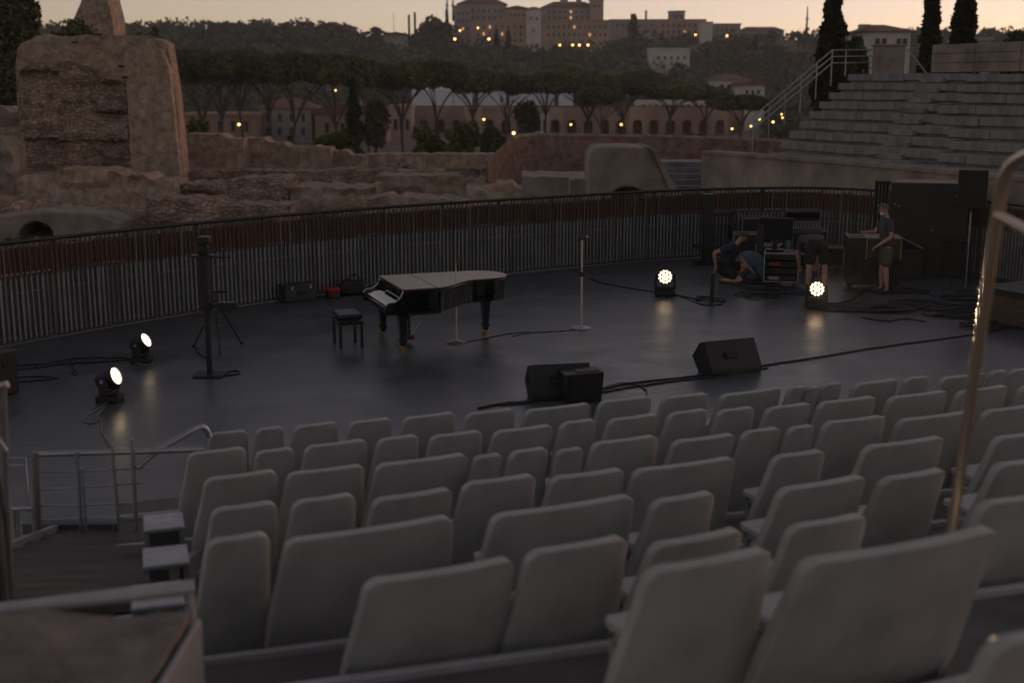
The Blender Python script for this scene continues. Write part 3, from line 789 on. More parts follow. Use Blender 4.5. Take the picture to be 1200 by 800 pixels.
grass_tufts()
def stone_pine(seed, mt):
    """unit pine: 1 high, crown about 1 across"""
    r = random.Random(seed); tr = MB(); fork = r.uniform(.28, .4); lean = (r.uniform(-.05, .05), r.uniform(-.04, .04))
    base = Vector((0, 0, 0)); fk = Vector((lean[0], lean[1], fork))
    tr.tube([base, base.lerp(fk, .5) + Vector((.01, 0, 0)), fk], [.022, .018, .016], 7)
    blobs = []; nl = r.randint(5, 7)
    for k in range(nl):
        w = 2*pi*(k + r.uniform(-.25, .25))/nl; rad = r.uniform(.16, .34)
        tip = fk + Vector((cos(w)*rad, sin(w)*rad, r.uniform(.30, .40)))
        midp = fk.lerp(tip, .5) + Vector((-cos(w)*.03, -sin(w)*.03, .03))
        tr.tube(spline([fk, midp, tip], 3), [.013 - .0013*i for i in range(7)], 6)
        for j in range(2):
            w2 = w + r.uniform(-.8, .8); t2 = tip + Vector((cos(w2)*.1, sin(w2)*.1, r.uniform(.03, .08)))
            tr.tube([midp.lerp(tip, .5), t2], [.006, .003], 5)
        blobs.append(((tip.x, tip.y, .80 + r.uniform(-.03, .03)), (.19, .19, r.uniform(.08, .11)), 420))
    for k in range(5):
        w = r.uniform(0, 2*pi); rad = r.uniform(0, .25)
        blobs.append(((cos(w)*rad + lean[0], sin(w)*rad + lean[1], .87 + r.uniform(-.03, .02)), (.21, .21, .085), 420))
    me = cloud(blobs, .034, seed, .6)
    t = tr.mesh('trunk', 60); t.materials.append(MT['bark']); me.materials.append(MT[mt])
    return t, me
PINES = [stone_pine(s, m) for s, m in ((1, 'pine'), (2, 'pine'), (3, 'pine2'), (4, 'pine'), (5, 'pine2'))]
def put_tree(name, label, pr, X, Y, z, w, h, rz, group=None, cat='tree'):
    e = empty(name, (X, Y, z), rz, label, cat, group); e.scale = (w, w, h)
    t, c = pr
    link('trunk', t, None, e); link('crown', c, None, e); return e
r_ = random.Random(21)
PN = [ # crown centre px, crown top px, width px, base px, distance, label
 (238,60,92,166,165,'umbrella pine right behind the tall brick ruin'),
 (288,60,100,167,172,'umbrella pine with forked bare trunk beside a street lamp'),
 (262,66,80,165,188,'umbrella pine rising between two forked pines behind the ruin'),
 (342,63,102,170,160,'broad umbrella pine with many leaning trunks'),
 (318,66,80,166,190,'umbrella pine hidden behind the broad many-trunked pine'),
 (392,66,96,172,158,'umbrella pine above the bright green bush'),
 (432,72,74,168,176,'umbrella pine left of the white marquees'),
 (472,74,88,166,180,'umbrella pine before the leftmost white marquee'),
 (508,72,80,164,184,'tall umbrella pine overlapping the white marquees'),
 (556,84,82,160,205,'umbrella pine in front of the marquee centre'),
 (592,87,70,160,215,'small umbrella pine between two white marquees'),
 (640,86,84,158,214,'umbrella pine above the pale pavilion'),
 (690,85,86,158,218,'umbrella pine right of the pale pavilion'),
 (733,91,84,155,232,'umbrella pine before the arcade middle'),
 (782,97,92,154,236,'low wide umbrella pine above the arcade end'),
 (706,104,62,152,200,'short umbrella pine standing close before the arcade'),
 (866,112,84,158,190,'spreading umbrella pine left of the grandstand railing'),
 (826,100,70,152,244,'umbrella pine beneath the cream villa'),
 (760,84,70,145,290,'distant umbrella pine on the lower hillside'),
 (660,78,66,140,300,'distant umbrella pine below the terrace lamps'),
]
for k, (px, py, w, by, D, lb) in enumerate(PN):
    p = at(px, by, D); s = D/FPX
    gz = ground(p.x, D); top = at(px, py, D).z
    put_tree('umbrella_pine', lb, PINES[k % 5], p.x, D, gz, w*s*1.02, (top-gz)/.96, r_.uniform(0, 6.28), 'umbrella pines in the valley')
def leaf_tree(name, label, px, py_top, w_px, py_base, D, mt, seed, n=2600, size=.3, tall=False, group=None):
    p = at(px, py_base, D); s = D/FPX; gz = min(ground(p.x, D), p.z); top = at(px, py_top, D).z; H = top-gz; Wd = w_px*s/2
    r = random.Random(seed); tr = MB()
    tr.tube([(0, 0, -.2), (.03*Wd, 0, H*.25), (0, .02, H*.6)], [H*.03, H*.022, H*.01], 7)
    bl = []
    if tall:
        N = 16
        for i in range(N):
            t = i/(N-1); rad = Wd*(1 - t)**.55*(.55 + .45*min(1, t*6))
            for _ in range(2):
                w = r.uniform(0, 6.28); bl.append(((cos(w)*rad*.35, sin(w)*rad*.35, H*(.06 + .90*t)), (rad*.75 + .1, rad*.75 + .1, H*.07), n//(2*N)))
    else:
        for i in range(12):
            w = r.uniform(0, 6.28); q = r.uniform(.2, .75)
            z = H*r.uniform(.32, .82); k = 1 - abs(z/H - .5)
            c = (cos(w)*Wd*q*k, sin(w)*Wd*q*k, z)
            tr.tube([(0, 0, H*.2), (c[0]*.6, c[1]*.6, z*.8), c], [H*.014, H*.008, H*.003], 5)
            bl.append((c, (Wd*r.uniform(.35, .55), Wd*r.uniform(.35, .55), H*r.uniform(.13, .2)), n//12))
    e = empty(name, (p.x, D, gz), 0, label, 'tree', group)
    tr.build('trunk', MT['bark'], e, smooth=60)
    me = cloud(bl, size, seed, .55); me.materials.append(MT[mt]); link('crown', me, None, e)
    return e
leaf_tree('cypress_tree', 'tall dark cypress beyond the grandstand railing', 972, -26, 52, 120, 62, 'cyp', 31, 9000, .15, True)
leaf_tree('cypress_tree', 'narrow dark cypress right of the square villa', 1084, -34, 38, 112, 60, 'cyp', 32, 8000, .15, True)
leaf_tree('cypress_tree', 'broad dark cypress in front of the stone back wall', 1124, -40, 46, 110, 61, 'cyp', 33, 9000, .15, True)
leaf_tree('evergreen_tree', 'large dark evergreen tree left of the brick ruin', 22, -40, 104, 150, 74, 'oak', 34, 15000, .2)
leaf_tree('evergreen_tree', 'dark shrubby tree under the large evergreen beside the ruin', -6, 62, 80, 150, 68, 'oak', 35, 7000, .18)
leaf_tree('evergreen_tree', 'low dark tree behind the top of the brick ruin', 96, 20, 80, 80, 82, 'oak', 36, 5000, .2)
leaf_tree('evergreen_tree', 'thin crowned tree right of the tower ruin', 163, 17, 34, 60, 88, 'oak', 37, 900, .2)
leaf_tree('evergreen_tree', 'wispy flat tree over the ruin top, furthest from the tower', 184, 22, 32, 60, 90, 'oak', 38, 900, .2)
leaf_tree('evergreen_tree', 'round tree at the foot of the tall cypress', 998, 26, 44, 100, 70, 'oak', 39, 3500, .2)
leaf_tree('evergreen_tree', 'dark rounded tree above the grandstand back wall', 1192, 36, 56, 90, 70, 'oak', 40, 3500, .2)
leaf_tree('dark_tree', 'dark columnar tree below the umbrella pines by the bush', 415, 103, 28, 168, 150, 'cyp', 41, 2500, .35, True)
leaf_tree('dark_tree', 'dense dark tree between the pines and the bush', 440, 106, 36, 168, 152, 'oak', 42, 2500, .35)
leaf_tree('round_bush', 'bright green rounded bush on the ruin terrace', 396, 154, 54, 182, 70, 'bush', 43, 3000, .16)
leaf_tree('round_bush', 'small yellow green shrub between the pine trunks', 341, 155, 10, 172, 72, 'bush', 44, 500, .12)
leaf_tree('round_bush', 'green shrub at the right foot of the brick ruin', 232, 132, 30, 168, 90, 'bush', 45, 900, .2)
leaf_tree('leafy_tree', 'leafy round tree before the arcade arches', 545, 142, 56, 180, 110, 'pine2', 46, 3000, .25)
leaf_tree('leafy_tree', 'low leafy tree left of the arcade trees', 505, 148, 44, 178, 112, 'pine2', 47, 2200, .25)
leaf_tree('leafy_tree', 'small leafy tree nearest the bright yellow lamp', 576, 148, 34, 178, 108, 'oak', 48, 2000, .25)
leaf_tree('leafy_tree', 'clipped dark tree behind the pale pavilion', 616, 115, 32, 158, 225, 'oak', 49, 1500, .5)
leaf_tree('leafy_tree', 'dark bush at the foot of the reddish arcade', 812, 154, 28, 170, 120, 'oak', 50, 1200, .25)
# ================================================================== FAR BUILDINGS, HILL, LAMPS
def building(name, label, x0, x1, yt, yb, D, mt, wins=(), roof=None, depth=14, cat='building', extra=()):
    a, b = at(x0, yt, D), at(x1, yb, D); w = b.x-a.x; cx = (a.x+b.x)/2; zb = b.z; zt = a.z
    root = empty(name, (cx, D, zb), 0, label, cat); h = zt-zb
    m = MB(); m.box((0, depth/2, h/2 - 4), (w, depth, h + 8)); m.build('wall', MT[mt], root)
    if roof == 'gable':
        m = MB(); m.prism([(-w/2-.8, h), (w/2+.8, h), (w/2+.4, h+.6), (0, h + w*.10 + .6), (-w/2-.4, h+.6)], -.8, depth+.8, 'xz'); m.build('roof', MT['roof'], root)
    elif roof == 'hip':
        m = MB(); q = min(w, depth)*.35
        m.add([(-w/2-.7, -.7, h), (w/2+.7, -.7, h), (w/2+.7, depth+.7, h), (-w/2-.7, depth+.7, h), (-w/2+q, depth/2, h+q*.55), (w/2-q, depth/2, h+q*.55)],
              [(0, 1, 5, 4), (1, 2, 5), (2, 3, 4, 5), (3, 0, 4), (3, 2, 1, 0)]); m.build('roof', MT['roof'], root)
    elif roof == 'flat':
        m = MB(); m.box((0, depth/2, h + .25), (w + .8, depth + .8, .5)); m.build('parapet', MT[mt], root)
    for q in wins:
        px, py, ww, hh, lit = q
        p = at(px, py, D); s = D/FPX
        m = MB(); m.box((p.x-cx, .0, p.z-zb), (ww*s*1.25, .24, hh*s*1.2)); f = m.build('window', MT[mt], root)
        m = MB(); m.box((p.x-cx, -.03, p.z-zb), (ww*s, .26, hh*s)); m.build('pane', MT['litpane' if lit else 'pane'], f)
    for ex in extra:                             # chimneys, turrets, masts
        xa, xb, ya, yb2, nm, em = ex
        p, q = at(xa, ya, D), at(xb, yb2, D); m = MB(); m.box(((p.x+q.x)/2-cx, depth*.4, (p.z+q.z)/2-zb), (q.x-p.x, (q.x-p.x), p.z-q.z)); m.build(nm, MT[em], root)
    return root
def wgrid(x0, x1, nx, ys, w, h, lit=()):
    out = []; k = 0
    for y in ys:
        for i in range(nx):
            out.append((x0 + (x1-x0)*(i+.5)/nx, y, w, h, k in lit)); k += 1
    return out
# the lit monastery on the hill
building('monastery_wing', 'long upper monastery wing with tiled roof on the hilltop', 536, 593, 5, 30, 590, 'plaster2', wgrid(544, 590, 7, (13, 21), 2, 3), 'hip', 18, extra=[(566, 574, -6, 4, 'bell_turret', 'plaster2'), (548, 556, -3, 5, 'chimney', 'plaster2')])
building('monastery_wing', 'shadowed end block of the hilltop monastery beside the masts', 532, 552, 8, 48, 584, 'plaster2', wgrid(535, 550, 3, (16, 25, 34), 2, 3, (7,)), 'flat')
building('monastery_wing', 'tall ochre base wall of the hilltop monastery with a few lit windows', 551, 618, 26, 60, 576, 'plaster', wgrid(556, 614, 8, (32, 40, 48), 2, 3.4, (2, 9, 12)), 'flat', 16)
building('monastery_wing', 'narrow recessed monastery block left of the pale tower', 593, 618, 11, 30, 588, 'plaster', wgrid(596, 616, 4, (18,), 2, 3), 'gable')
building('monastery_tower', 'square pale grey corner tower of the hilltop monastery', 617, 634, 11, 60, 572, 'pale', [(622, 22, 2, 3, False), (629, 22, 2, 3, False), (625, 36, 2, 3, False)], 'hip', 10)
building('monastery_wing', 'right monastery wing with two bright windows and a small turret', 635, 700, 9, 30, 592, 'plaster2', wgrid(640, 698, 9, (14, 21), 2, 3, (4, 13)), 'hip', 16, extra=[(657, 666, -4, 8, 'turret', 'plaster2'), (676, 682, -2, 8, 'chimney', 'plaster2')])
building('monastery_tower', 'stout square tower at the right end of the monastery', 692, 707, 0, 30, 590, 'plaster', [(697, 8, 2, 3, False), (702, 8, 2, 3, False)], 'flat', 10)
building('monastery_terrace', 'long ochre terrace wall glowing below the right monastery wing', 634, 714, 25, 52, 574, 'plaster', wgrid(640, 712, 12, (32, 41), 2.2, 3.2, (5, 20)), 'flat', 12)
HB = [
 ('hill_house', 'small flat roofed house alone on the far left ridge', 249, 274, 28, 44, 640, 'plaster2', wgrid(251, 272, 4, (34,), 2, 3), 'flat', ()),
 ('hill_house', 'wide low house with hipped roof on the ridge', 380, 399, 29, 44, 640, 'plaster2', wgrid(382, 398, 3, (35,), 2, 3), 'hip', ()),
 ('hill_house', 'long low wall like house left of the hipped ridge house', 345, 379, 34, 44, 645, 'plaster', (), 'flat', ()),
 ('hill_house', 'house right of the hipped ridge house', 400, 416, 33, 46, 644, 'salmon', wgrid(402, 414, 3, (38,), 2, 3), 'gable', ()),
 ('hill_house', 'grey roofed house at the foot of the two chimneys', 450, 478, 42, 58, 560, 'plaster2', (), 'gable', [(477, 480, 17, 50, 'chimney_stack', 'pole'), (484, 487, 14, 50, 'chimney_stack', 'pole'), (460, 461, 15, 44, 'mast', 'pole')]),
 ('hill_house', 'square house with a rooftop room on the right ridge', 786, 802, 14, 40, 600, 'plaster2', wgrid(788, 800, 3, (20, 27), 2, 3), 'flat', [(757, 759, 12, 30, 'chimney', 'plaster2')]),
 ('hill_house', 'brownish apartment house with a lit floor right of the monastery', 770, 826, 24, 58, 590, 'plaster', wgrid(774, 824, 8, (30, 38, 47), 2.2, 3.4, (12,)), 'flat', ()),
 ('hill_house', 'tall white gable end house on the right slope', 822, 834, 27, 60, 570, 'pale', (), 'flat', [(827, 829, 23, 30, 'chimney', 'plaster2')]),
 ('hill_house', 'grey apartment house beside the white gable end', 834, 867, 29, 56, 580, 'plaster2', wgrid(838, 865, 5, (35, 43, 50), 2.2, 3.4, (7,)), 'flat', ()),
 ('hill_house', 'long pale house on the ridge left of the cypress', 868, 918, 36, 54, 620, 'plaster2', wgrid(872, 916, 8, (42,), 2, 3), 'hip', ()),
 ('hill_house', 'low ridge house between the monastery and the rooftop room', 715, 784, 24, 42, 640, 'plaster2', wgrid(720, 780, 9, (30,), 2, 3), 'flat', [(740, 746, 16, 25, 'roof_room', 'plaster2')]),
 ('garden_house', 'flat pale garden house below the white gable end', 762, 808, 58, 78, 470, 'pale', wgrid(768, 806, 5, (68,), 2.4, 4), 'flat', ()),
 ('villa', 'cream villa with arched windows among the pines', 838, 876, 94, 112, 300, 'pale', wgrid(842, 874, 4, (103,), 4, 7), 'hip', ()),
 ('villa', 'small villa with a pale pitched roof beside the cream villa', 868, 896, 100, 114, 290, 'pale', wgrid(872, 892, 3, (108,), 3, 5), 'gable', ()),
 ('villa', 'square villa with a corner turret between the cypresses', 1017, 1066, 37, 62, 150, 'pale', [(1028,49,5,7,0),(1036,49,5,7,0),(1053,49,5,7,0),(1060,49,5,7,0)], 'hip', [(1018, 1029, 27, 40, 'turret', 'plaster2')]),
 ('ridge_house', 'low long house on the skyline right of the broad cypress', 1140, 1160, 48, 60, 200, 'plaster2', (), 'flat', ()),
 ('pavilion', 'pale classical pavilion with four openings in front of the arcade', 620, 643, 131, 160, 250, 'pale', wgrid(621, 642, 3, (147,), 4, 13), 'hip', ()),
 ('ruined_hall', 'ochre ruined hall at the left end of the arcade', 458, 482, 126, 160, 255, 'plaster', wgrid(460, 481, 3, (146,), 4, 12), 'flat', ()),
 ('broken_arcade', 'pale broken wall tops above the reddish arcade end', 748, 828, 118, 136, 275, 'pale', wgrid(750, 826, 10, (128,), 4, 10), None, ()),
 ('road_house', 'long dull red house wall under the left pines by the ruin', 214, 300, 136, 172, 215, 'salmon', wgrid(220, 296, 5, (148,), 5, 12), 'flat', ()),
 ('road_house', 'grey house under the broad many-trunked pine', 303, 366, 127, 172, 222, 'plaster2', wgrid(308, 362, 4, (138, 154), 4, 9), 'hip', ()),
 ('road_house', 'low dull red house left of the dark columnar tree', 369, 452, 133, 172, 218, 'salmon', wgrid(374, 448, 4, (150,), 5, 11), 'gable', ()),
]
for (nm, lb, x0, x1, yt, yb, D, mt, wn, rf, ex) in HB:
    building(nm, lb, x0, x1, yt, yb, D, mt, wn, rf, 10, 'building', ex)
# tower ruin on the left skyline
ruin('tower_ruin', 'broken brick tower with one sloping side on the skyline', [(87, 22), (96, 4), (104, -8), (120, -14), (131, -12), (133, 20)], 45, 92, 3, 'brick', .25, seed=77, cell=.4)
# marquees
def marquee(label, x0, x1, yr, ye, yb, D):
    a, b = at(x0, ye, D), at(x1, yb, D); w = b.x-a.x; cx = (a.x+b.x)/2; ze, zb = a.z, b.z; zr = at(x0, yr, D).z
    root = empty('marquee', (cx, D, zb), 0, label, 'tent', 'white marquees behind the pines')
    n = max(1, round(w/5)); 
    for i in range(n):
        x = -w/2 + w*(i+.5)/n; hw = w/n/2 - .06
        m = MB(); m.box((x, 2.5, (ze-zb)/2), (2*hw, 5, ze-zb)); m.build('wall_panel', MT['canvas'], root)
        m = MB(); m.add([(x-hw-.1, -.1, ze-zb), (x+hw+.1, -.1, ze-zb), (x+hw+.1, 5.1, ze-zb), (x-hw-.1, 5.1, ze-zb), (x, 2.5, zr-zb)], [(0,1,4),(1,2,4),(2,3,4),(3,0,4),(3,2,1,0)]); m.build('roof_peak', MT['canvas'], root)
marquee('long white marquee behind the tall overlapping pine', 482, 556, 101, 106, 130, 285)
marquee('white marquee between the two marquee gaps', 560, 593, 100, 106, 128, 287)
marquee('white marquee behind the clipped dark tree', 597, 632, 103, 107, 127, 286)
marquee('white marquee just right of the pale pavilion roof', 630, 650, 104, 108, 127, 290)
marquee('small white marquee with steep peak under the pines', 655, 672, 103, 111, 128, 284)
marquee('lone white marquee above the arcade under dark pines', 721, 736, 97, 103, 114, 295)
# arcade
def arcade():
    D = 268; x0, x1 = 448, 872; a = at(x0, 126, D); b = at(x1, 160, D); c = ((a.x+b.x)/2, D, b.z)
    root = empty('brick_arcade', c, 0, 'long low reddish brick arcade of dark arches across the valley', 'arcade')
    H = a.z - b.z; n = 22; w = (b.x-a.x)/n
    for i in range(n):
        x = (i - n/2)*w; hw = w*.28; hh = H*.42; cx = x + w/2
        arch = [(cx + hw, -2)] + [(cx + hw*cos(t), hh + hw*sin(t)) for t in np.linspace(0, pi, 9)] + [(cx - hw, -2)]
        top = H*(1 + .12*noise.noise((i*.9, 3, 1)))
        m = MB(); m.prism([(x, -2), (x, top), (x + w - .02, top), (x + w - .02, -2)] + arch, 0, 1.2, 'xz'); m.build('arch_bay', MT['salmon' if i % 5 else 'plaster'], root)
    m = MB(); m.box((0, 4.5, H*.4), (n*w, .5, H*1.0)); m.build('rear_wall', MT['salmon'], root)
    m = MB(); m.box((0, 2.6, H*1.02), (n*w, 4.2, .3)); m.build('roof', MT['roof'], root)
arcade()
# hill woods: one mass of crowns nobody could count
def woods():
    g = random.Random(4); bl = []
    for _ in range(2100):
        D = g.uniform(330, 640); px = g.uniform(-120, 1320); X = (px-600)/FPX*D
        z = ground(X, D); s = g.uniform(2.2, 5.2)
        if D > 560 and 528 < px < 720 and g.random() < .9: continue
        if D > 540 and 755 < px < 925 and g.random() < .7: continue
        if D > 600: s *= .7
        bl.append(((X, D, z + s*.5), (s*1.25, s*1.25, s*g.uniform(.6, .95)), 46))
    for _ in range(500):
        D = g.uniform(230, 330); px = g.uniform(-120, 1320); X = (px-600)/FPX*D
        z = ground(X, D); s = g.uniform(1.5, 3.0)
        if 440 < px < 900 and D < 300: continue
        bl.append(((X, D, z + s*.5), (s*1.3, s*1.3, s*.8), 40))
    me = cloud(bl, 1.15, 5, .6, .6); me.materials.append(MT['hill'])
    tag(link('hillside_wood', me, None), 'dark wooded hillside below the monastery', 'wood', kind='stuff')
woods()
leaf_tree('ridge_pine', 'single umbrella shaped pine standing on the ridge skyline', 442, 30, 16, 50, 600, 'oak', 61, 500, .8)
leaf_tree('ridge_tree', 'bushy tree mass left of the monastery on the skyline', 502, 19, 36, 60, 560, 'hill', 62, 1500, .9)
leaf_tree('ridge_tree', 'rounded tree near the two chimneys on the hill', 522, 26, 30, 60, 556, 'hill', 63, 1200, .9)
leaf_tree('ridge_tree', 'small round tree on the skyline right of the monastery', 742, 13, 14, 40, 600, 'hill', 64, 500, .8)
leaf_tree('hill_cypress', 'pointed cypress below the monastery base wall', 582, 36, 11, 70, 555, 'cyp', 65, 700, .8, True)
leaf_tree('hill_cypress', 'second pointed cypress right of the first below the monastery', 596, 36, 11, 70, 553, 'cyp', 66, 700, .8, True)
leaf_tree('hill_cypress', 'slim cypress on the ridge beside the masts', 524, 10, 6, 50, 575, 'cyp', 67, 400, .7, True)
leaf_tree('hill_cypress', 'cypress in front of the grey apartment house', 884, 43, 10, 66, 540, 'cyp', 68, 500, .8, True)
# telecom masts
for lb, px, yt, yb in (('thin twin mast beside the monastery roof', 531, -8, 25), ('thin mast with lattice on the right ridge by the cypress', 945, 8, 40), ('thin pole mast left of the monastery roof', 524, -6, 22)):
    p, q = at(px, yt, 585), at(px, yb, 585); m = MB()
    m.tube([(0, 0, 0), (0, 0, (p.z-q.z)*.6), (0, 0, p.z-q.z)], [.55, .4, .22], 6)
    m.box((0, 0, (p.z-q.z)*.55), (1.6, .3, .5)); o = m.build('radio_mast', MT['pole']); o.location = q; tag(o, lb, 'mast')
# lamps
LP = [(280,146,170,.2,'street lamp under the forked pine'),(393,106,215,.17,'lamp glowing through the pine crown above the bush'),(567,140,215,.2,'lamp before the arcade between two arches'),
 (602,156,120,.16,'bright yellow lamp right of the leafy trees'),(669,146,205,.17,'lamp right of the pale pavilion'),(728,146,205,.2,'lamp near the arcade centre under the low pine'),
 (760,159,118,.15,'bright lamp behind the curved wall, left of a pair'),(784,162,118,.15,'bright lamp behind the curved wall, right of a pair'),(858,151,190,.16,'lamp at the arcade end left of the railing'),
 (880,148,190,.16,'lamp close to the lower end of the railing'),(890,140,200,.16,'lamp seen just above the railing foot'),(906,143,190,.18,'lamp seen through the grandstand railing'),
 (916,134,200,.14,'upper of two small lamps beside the stone tiers'),(917,138,196,.14,'lower of two small lamps beside the stone tiers'),(222,148,170,.13,'small lamp beside the brick ruin edge'),
 (533,46,540,.55,'lamp left of the monastery base'),(573,46,545,.55,'lamp in front of the ochre base wall'),(656,53,530,.42,'terrace lamp furthest from its row below the wall'),
 (671,53,530,.5,'terrace lamp nearest the lone lamp below the wall'),(679,53,530,.5,'middle lamp of the terrace row below the wall'),(689,53,530,.5,'terrace lamp nearest the wooded slope'),
 (560,33,565,.4,'lamp high on the ochre monastery base'),(815,41,560,.45,'lamp by the brownish apartment house'),(852,42,560,.45,'lamp by the grey apartment house'),(539,36,560,.45,'dim lamp beside the monastery end block')]
for px, py, D, rr, lb in LP:
    p = at(px, py, D); gz = min(ground(p.x, D), p.z - 2.0)
    if D > 400: gz = max(gz, p.z - 6)
    e = empty('street_lamp', (p.x, D, gz), 0, lb, 'street lamp', 'lit lamps in the valley and on the hill')
    h = p.z - gz; m = MB(); k = rr/.2
    m.tube([(0, 0, 0), (0, 0, h*.5), (0, 0, h - rr*.8)], [.07*k, .05*k, .04*k], 6).lathe([(.02*k, 0), (rr*1.1, .0), (rr*.5, rr*.6), (.02, rr*.8)], 8, (0, 0, h + rr*.75)); m.build('lamp_post', MT['pole'], e)
    g = MB(); g.lathe([(rr*sin(t), -rr*cos(t)) for t in np.linspace(.1, pi-.1, 7)], 10, (0, 0, h)); g.build('globe', MT['lamp'], e, smooth=180)
# ================================================================== STAGE GEAR
def grand_piano():
    N = on(473, 412); xh = Vector((.938, .345, 0)).normalized(); yh = Vector((-xh.y, xh.x, 0)); rz = math.atan2(xh.y, xh.x)
    O = N - xh*.30 + yh*.655
    root = empty('grand_piano', O, rz, 'black lacquered grand piano with closed lid facing the seats', 'piano')
    curve = spline([(.02, -.75, 0), (.4, -.75, 0), (.82, -.74, 0), (1.10, -.60, 0), (1.32, -.38, 0), (1.55, -.20, 0), (1.85, -.16, 0), (2.10, -.10, 0), (2.26, .08, 0), (2.29, .32, 0), (2.18, .58, 0), (1.95, .72, 0), (1.6, .75, 0), (.9, .75, 0), (.02, .75, 0)], 5)
    out = [(p.x, p.y) for p in curve]
    body = [(x, y) for x, y in out if x > .30]
    def grow(poly, d):
        cx, cy = 1.1, .1
        return [(x + d*(1 if x > cx else -1)*min(1, abs(x-cx)), y + d*(1 if y > cy else -1)*min(1, abs(y-cy)*1.5)) for x, y in poly]
    m = MB(); m.prism([(.30, -.75)] + body + [(.30, .75)], .62, .965, 'xy'); m.build('case', MT['lacquer'], root, bevel=.012)
    m = MB(); m.prism([(.04, -.68), (.04, .68), (.36, .68), (.36, -.68)], .60, .70, 'xy'); m.build('key_bed', MT['lacquer'], root, bevel=.008)
    for s in (-1, 1):
        m = MB(); m.prism([(.0, .60), (.0, .74), (.05, .79), (.16, .80), (.24, .86), (.30, .965), (.36, .965), (.36, .60)], s*.75 - .03 - s*.03, s*.75 + .03 - s*.03, 'xz'); m.build('cheek_arm', MT['lacquer'], root, bevel=.008)
    m = MB(); m.prism([(.03, .70), (.03, .745), (.12, .76), (.30, .83), (.30, .70)], -.685, .685, 'xz'); m.build('fallboard', MT['lacquer'], root, bevel=.006)
    m = MB(); m.box((.025, 0, .69), (.03, 1.37, .05)); m.build('key_slip', MT['lacquer'], root, bevel=.008)
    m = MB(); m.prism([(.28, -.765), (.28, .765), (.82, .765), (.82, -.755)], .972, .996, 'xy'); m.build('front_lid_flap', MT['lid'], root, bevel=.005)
    lid = [(x, y) for x, y in grow(out, .018) if x > .84]
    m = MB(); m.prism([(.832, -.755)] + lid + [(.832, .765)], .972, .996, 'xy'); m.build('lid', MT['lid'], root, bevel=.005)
    m = MB()
    for x in (1.0, 1.5): m.box((x, .775, .985), (.08, .012, .03))
    m.build('hinge', MT['brass'], root)
    m = MB(); m.box((2.29, .25, .80), (.012, .05, .28)); m.build('tail_plate', MT['brass'], root)
    for x, y in ((.30, -.62), (.30, .62), (1.93, .165)):
        m = MB()
        for z0, z1, a, b in ((.62, .54, .075, .075), (.54, .20, .068, .042), (.20, .14, .055, .055), (.14, .09, .04, .034)):
            m.add([(x-a, y-a, z0), (x+a, y-a, z0), (x+a, y+a, z0), (x-a, y+a, z0), (x-b, y-b, z1), (x+b, y-b, z1), (x+b, y+b, z1), (x-b, y+b, z1)],
                  [(0,1,2,3),(7,6,5,4),(0,4,5,1),(1,5,6,2),(2,6,7,3),(3,7,4,0)])
        g = m.build('leg', MT['lacquer'], root, bevel=.004)
        w = MB(); w.tube([(x-.02, y-.028, .045), (x-.02, y+.028, .045)], .044, 12).box((x, y, .075), (.05, .03, .06)); w.build('caster', MT['brass'], g)
    m = MB(); m.box((.55, -.09, .37), (.035, .035, .5)).box((.55, .09, .37), (.035, .035, .5)).box((.55, 0, .11), (.12, .34, .06)).box((.55, 0, .59), (.1, .3, .05)); m.build('pedal_lyre', MT['lacquer'], root, bevel=.005)
    m = MB(); m.tube([(.58, -.09, .14), (.95, -.09, .6)], .009, 6).tube([(.58, .09, .14), (.95, .09, .6)], .009, 6); m.build('lyre_brace', MT['chrome'], root)
    for y in (-.09, 0, .09):
        m = MB(); m.box((.44, y, .07), (.16, .035, .014), 0, 0, .08); m.build('pedal', MT['brass'], root, bevel=.004)
    m = MB(); m.prism([(.42, -.60), (.42, .60), (1.25, .60), (.95, -.55)], .55, .615, 'xy'); m.build('beam', MT['black'], root)
grand_piano()
def piano_bench():
    c = on(408, 404); root = empty('piano_bench', c, radians(20), 'adjustable black padded piano bench left of the piano', 'bench')
    for x in (-.17, .17):
        for y in (-.24, .24):
            m = MB(); m.box((x, y, .19), (.045, .045, .38)); m.build('leg', MT['lacquer'], root, bevel=.004)
    m = MB(); m.box((0, 0, .40), (.40, .56, .06)); m.build('apron', MT['lacquer'], root, bevel=.006)
    m = MB(); m.box((0, 0, .445), (.3, .46, .035)); m.build('lift_frame', MT['black'], root)
    m = MB(); m.box((0, 0, .50), (.38, .56, .075)); m.build('cushion', MT['leather'], root, bevel=.03)
    m = MB(); m.tube([(0, -.28, .41), (0, -.34, .41)], .03, 10); m.build('knob', MT['black'], root)
piano_bench()
